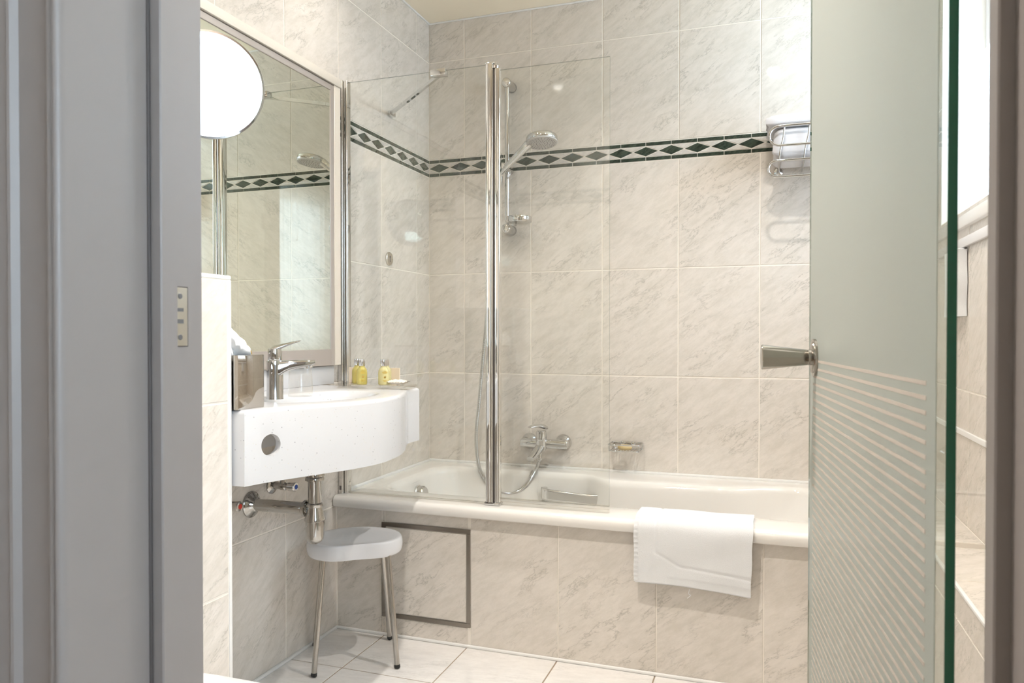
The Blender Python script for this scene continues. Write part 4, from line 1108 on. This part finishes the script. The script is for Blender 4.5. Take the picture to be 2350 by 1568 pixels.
bm = B(); lathe(bm, (MX+.001, 1.40, 1.585), (1, 0, 0), [(0, .026), (.008, .026), (.011, .020), (.022, .011)], 32); obj('wall_plate', bm, 'chrome', cmi, smooth=40)

# ------------------------------------------------------------------ plumbing under the basin
bt = thing('bottle_trap', (-1.235, 1.826, .44), 'chrome bottle trap hanging under the washbasin', 'bottle trap')
tx, tyy = -1.235, 1.826
bm = B(); lathe(bm, (tx, tyy, .735), (0, 0, -1), [(0, .026), (.085, .026), (.088, .0275), (.100, .0275), (.102, .025), (.105, .0265), (.112, .0265), (.114, .0195)], 32); obj('waste_nut', bm, 'chrome_mid', bt, smooth=40)
bm = B(); cyl(bm, (tx, tyy, .63), (tx, tyy, .553), .0190, n=32); obj('tailpipe', bm, 'chrome_mid', bt, smooth=60)
bm = B(); lathe(bm, (tx, tyy, .5585), (0, 0, -1), [(0, .0195), (.003, .0235), (.009, .0235), (.012, .0215), (.030, .0245), (.046, .0300), (.050, .0300), (.052, .0275)], 32); obj('trap_collar', bm, 'chrome_mid', bt, smooth=40)
bm = B(); lathe(bm, (tx, tyy, .508), (0, 0, -1), [(0, .0270), (.040, .0265), (.052, .0250), (.060, .0205), (.066, .012), (.0675, .002)], 32); obj('trap_cup', bm, 'chrome_mid', bt, smooth=50)
bm = B(); cyl(bm, (tx-.018, tyy, .539), (XL+.004, tyy+.002, .536), .0180, n=32); obj('outlet_pipe', bm, 'chrome_mid', bt, smooth=60)
bm = B(); lathe(bm, (tx-.022, tyy, .539), (-1, 0, 0), [(0, .0190), (.002, .0245), (.011, .0245), (.015, .0210), (.016, .0185)], 32); obj('pipe_nut', bm, 'chrome_mid', bt, smooth=40)
bm = B(); lathe(bm, (XL+.0005, tyy+.002, .536), (1, 0, 0), [(0, .0385), (.004, .0385), (.009, .034), (.014, .025), (.022, .0210), (.024, .0185)], 40); obj('wall_rose', bm, 'chrome_mid', bt, smooth=40)
def angle_valve(y, z, capmat, label):
    t = thing('angle_valve', (XL, y, z), label, 'valve', None)
    bm = B(); lathe(bm, (XL+.0005, y, z), (1, 0, 0), [(0, .0265), (.003, .0265), (.008, .020), (.010, .011), (.034, .011)], 32); obj('wall_rose', bm, 'chrome_mid', t, smooth=40)
    bm = B(); lathe(bm, (XL+.034, y, z), (1, 0, 0), [(0, .010), (.002, .0125), (.018, .0125), (.020, .010), (.030, .009)], 20)
    lathe(bm, (XL+.044, y, z), (0, 0, 1), [(0, .011), (.022, .009), (.024, .0115), (.034, .0115), (.036, .006), (.060, .005)], 20); obj('valve_body', bm, 'chrome_mid', t, smooth=40)
    bm = B(); lathe(bm, (XL+.062, y, z), (1, 0, 0), [(0, .008), (.002, .0135), (.024, .0145), (.027, .0125), (.0275, .008)], 12); hdl = obj('valve_handle', bm, 'soft_chrome', t, smooth=30)
    bm = B(); lathe(bm, (XL+.0895, y, z), (1, 0, 0), [(0, .0075), (.0012, .0070), (.0014, .004)], 16); obj('colour_cap', bm, capmat, hdl, smooth=40)
    bm = B(); tube(bm, smooth_path([(XL+.044, y, z+.055), (XL+.05, y-.004, z+.10), (XL+.13, y-.05, z+.19)], 8), .0055, 10); obj('supply_pipe', bm, 'chrome_mid', t, smooth=60)
angle_valve(1.672, .570, 'valve_red', 'chrome angle valve with red cap beside the half-height wall')
angle_valve(1.925, .575, 'valve_blue', 'chrome angle valve with blue cap next to the trap')

# ------------------------------------------------------------------ stool
e1, e2 = V(.84, .5426, 0), V(-.5426, .84, 0)
SC = V(-1.268, 2.099, 0)
stl = thing('bath_stool', SC, 'white kidney-shaped plastic stool with chrome legs under the basin end', 'stool')
NS = 72
def seat_loop(s, z):
    out = []
    for i in range(NS):
        a = 2*PI*i/NS; ca, sa = math.cos(a), math.sin(a)
        u = .152*math.copysign(abs(ca)**.92, ca); v = .122*math.copysign(abs(sa)**.92, sa)
        v += (min(1, s)**5)*.026*math.exp(-((u-.012)/.070)**2)*(1 if sa < 0 else 0)*min(1, -sa*1.6 if sa < 0 else 0)
        v += .012*math.exp(-((u-.0)/.09)**2)*(1 if sa > 0 else 0)
        out.append(SC + e1*(u*s) + e2*(v*s) + V(0, 0, z))
    return out
ZS = .388
rings = [seat_loop(.90, ZS-.046), seat_loop(.955, ZS-.047)]
for i in range(0, 9):
    a = -PI*.35 + (PI*.85)*i/8; rings.append(seat_loop(.955+.045*math.cos(a), ZS-.024 + .0235*math.sin(a)*(.95 if a < 0 else 1)))
rings += [seat_loop(.90, ZS+.0005), seat_loop(.80, ZS-.001), seat_loop(.5, ZS-.0025), seat_loop(.2, ZS-.003), seat_loop(.02, ZS-.003)]
bm = B(); loft(bm, rings); obj('seat', bm, 'white_plastic', stl, smooth=60)
for (fx, fy, uu_, vv_) in ((-1.3082, 1.9262, -.100, -.078), (-1.0967, 2.0628, .100, -.078), (-1.2264, 2.2538, .090, .075), (-1.4330, 2.119, -.100, .075)):
    topp = SC + e1*uu_ + e2*vv_ + V(0, 0, ZS-.044); ft_ = V(fx, fy, 0)
    dn = (ft_-topp).normalized()
    bm = B(); cyl(bm, topp, ft_ - dn*.012, .0085, n=24); lg_ = obj('leg', bm, 'worn_chrome', stl, smooth=60)
    bm = B(); lathe(bm, ft_-dn*.013, dn, [(0, .0092), (.009, .0092), (.0105, .008)], 20); obj('rubber_cap', bm, 'black_rubber', lg_, smooth=40)

# ------------------------------------------------------------------ toilet before the half-height wall
tl = thing('toilet', (-1.0, .915, 0), 'white wall-hung toilet with closed lid beside the doorway', 'toilet')
def tloop(x0, x1, hw, z, e=2.6):
    out = []
    for i in range(64):
        a = 2*PI*i/64; ca, sa = math.cos(a), math.sin(a)
        x = (x0+x1)/2 + (x1-x0)/2*math.copysign(abs(ca)**(2/(2.3 if ca > 0 else 5)), ca)
        y = .917 + hw*math.copysign(abs(sa)**(2/e), sa); out.append(V(x, y, z))
    return out
bm = B(); loft(bm, [tloop(-1.134, -.86, .10, .08), tloop(-1.134, -.76, .14, .14), tloop(-1.134, -.67, .17, .26), tloop(-1.134, -.635, .178, .36), tloop(-1.134, -.635, .178, .385)]); obj('bowl', bm, 'white_ceramic', tl, smooth=60)
bm = B(); loft(bm, [tloop(-1.10, -.625, .183, .388), tloop(-1.10, -.62, .187, .392), tloop(-1.10, -.62, .187, .400)]); obj('seat', bm, 'white_plastic', tl, smooth=50)
bm = B(); loft(bm, [tloop(-1.09, -.622, .184, .402), tloop(-1.09, -.620, .186, .408), tloop(-1.09, -.622, .185, .417), tloop(-1.09, -.63, .178, .421), tloop(-1.06, -.70, .12, .4225)]); obj('lid', bm, 'white_plastic', tl, smooth=50)

# ------------------------------------------------------------------ ceiling downlights, the last an added fill
DLN = ['recessed ceiling downlight nearest the doorway', 'recessed ceiling downlight above the washbasin', 'recessed ceiling downlight above the bathtub edge']
for (x, y), lb in zip(LAMPS, DLN):
    d = thing('ceiling_downlight', (x, y, ZC), lb, 'lamp', 'bathroom downlights')
    bm = B(); lathe(bm, (x, y, ZC), (0, 0, -1), [(0, .048), (.004, .047), (.005, .040), (.003, .036), (.0005, .036)], 40); obj('trim_ring', bm, 'chrome', d, smooth=40)

bpy.context.view_layer.update()
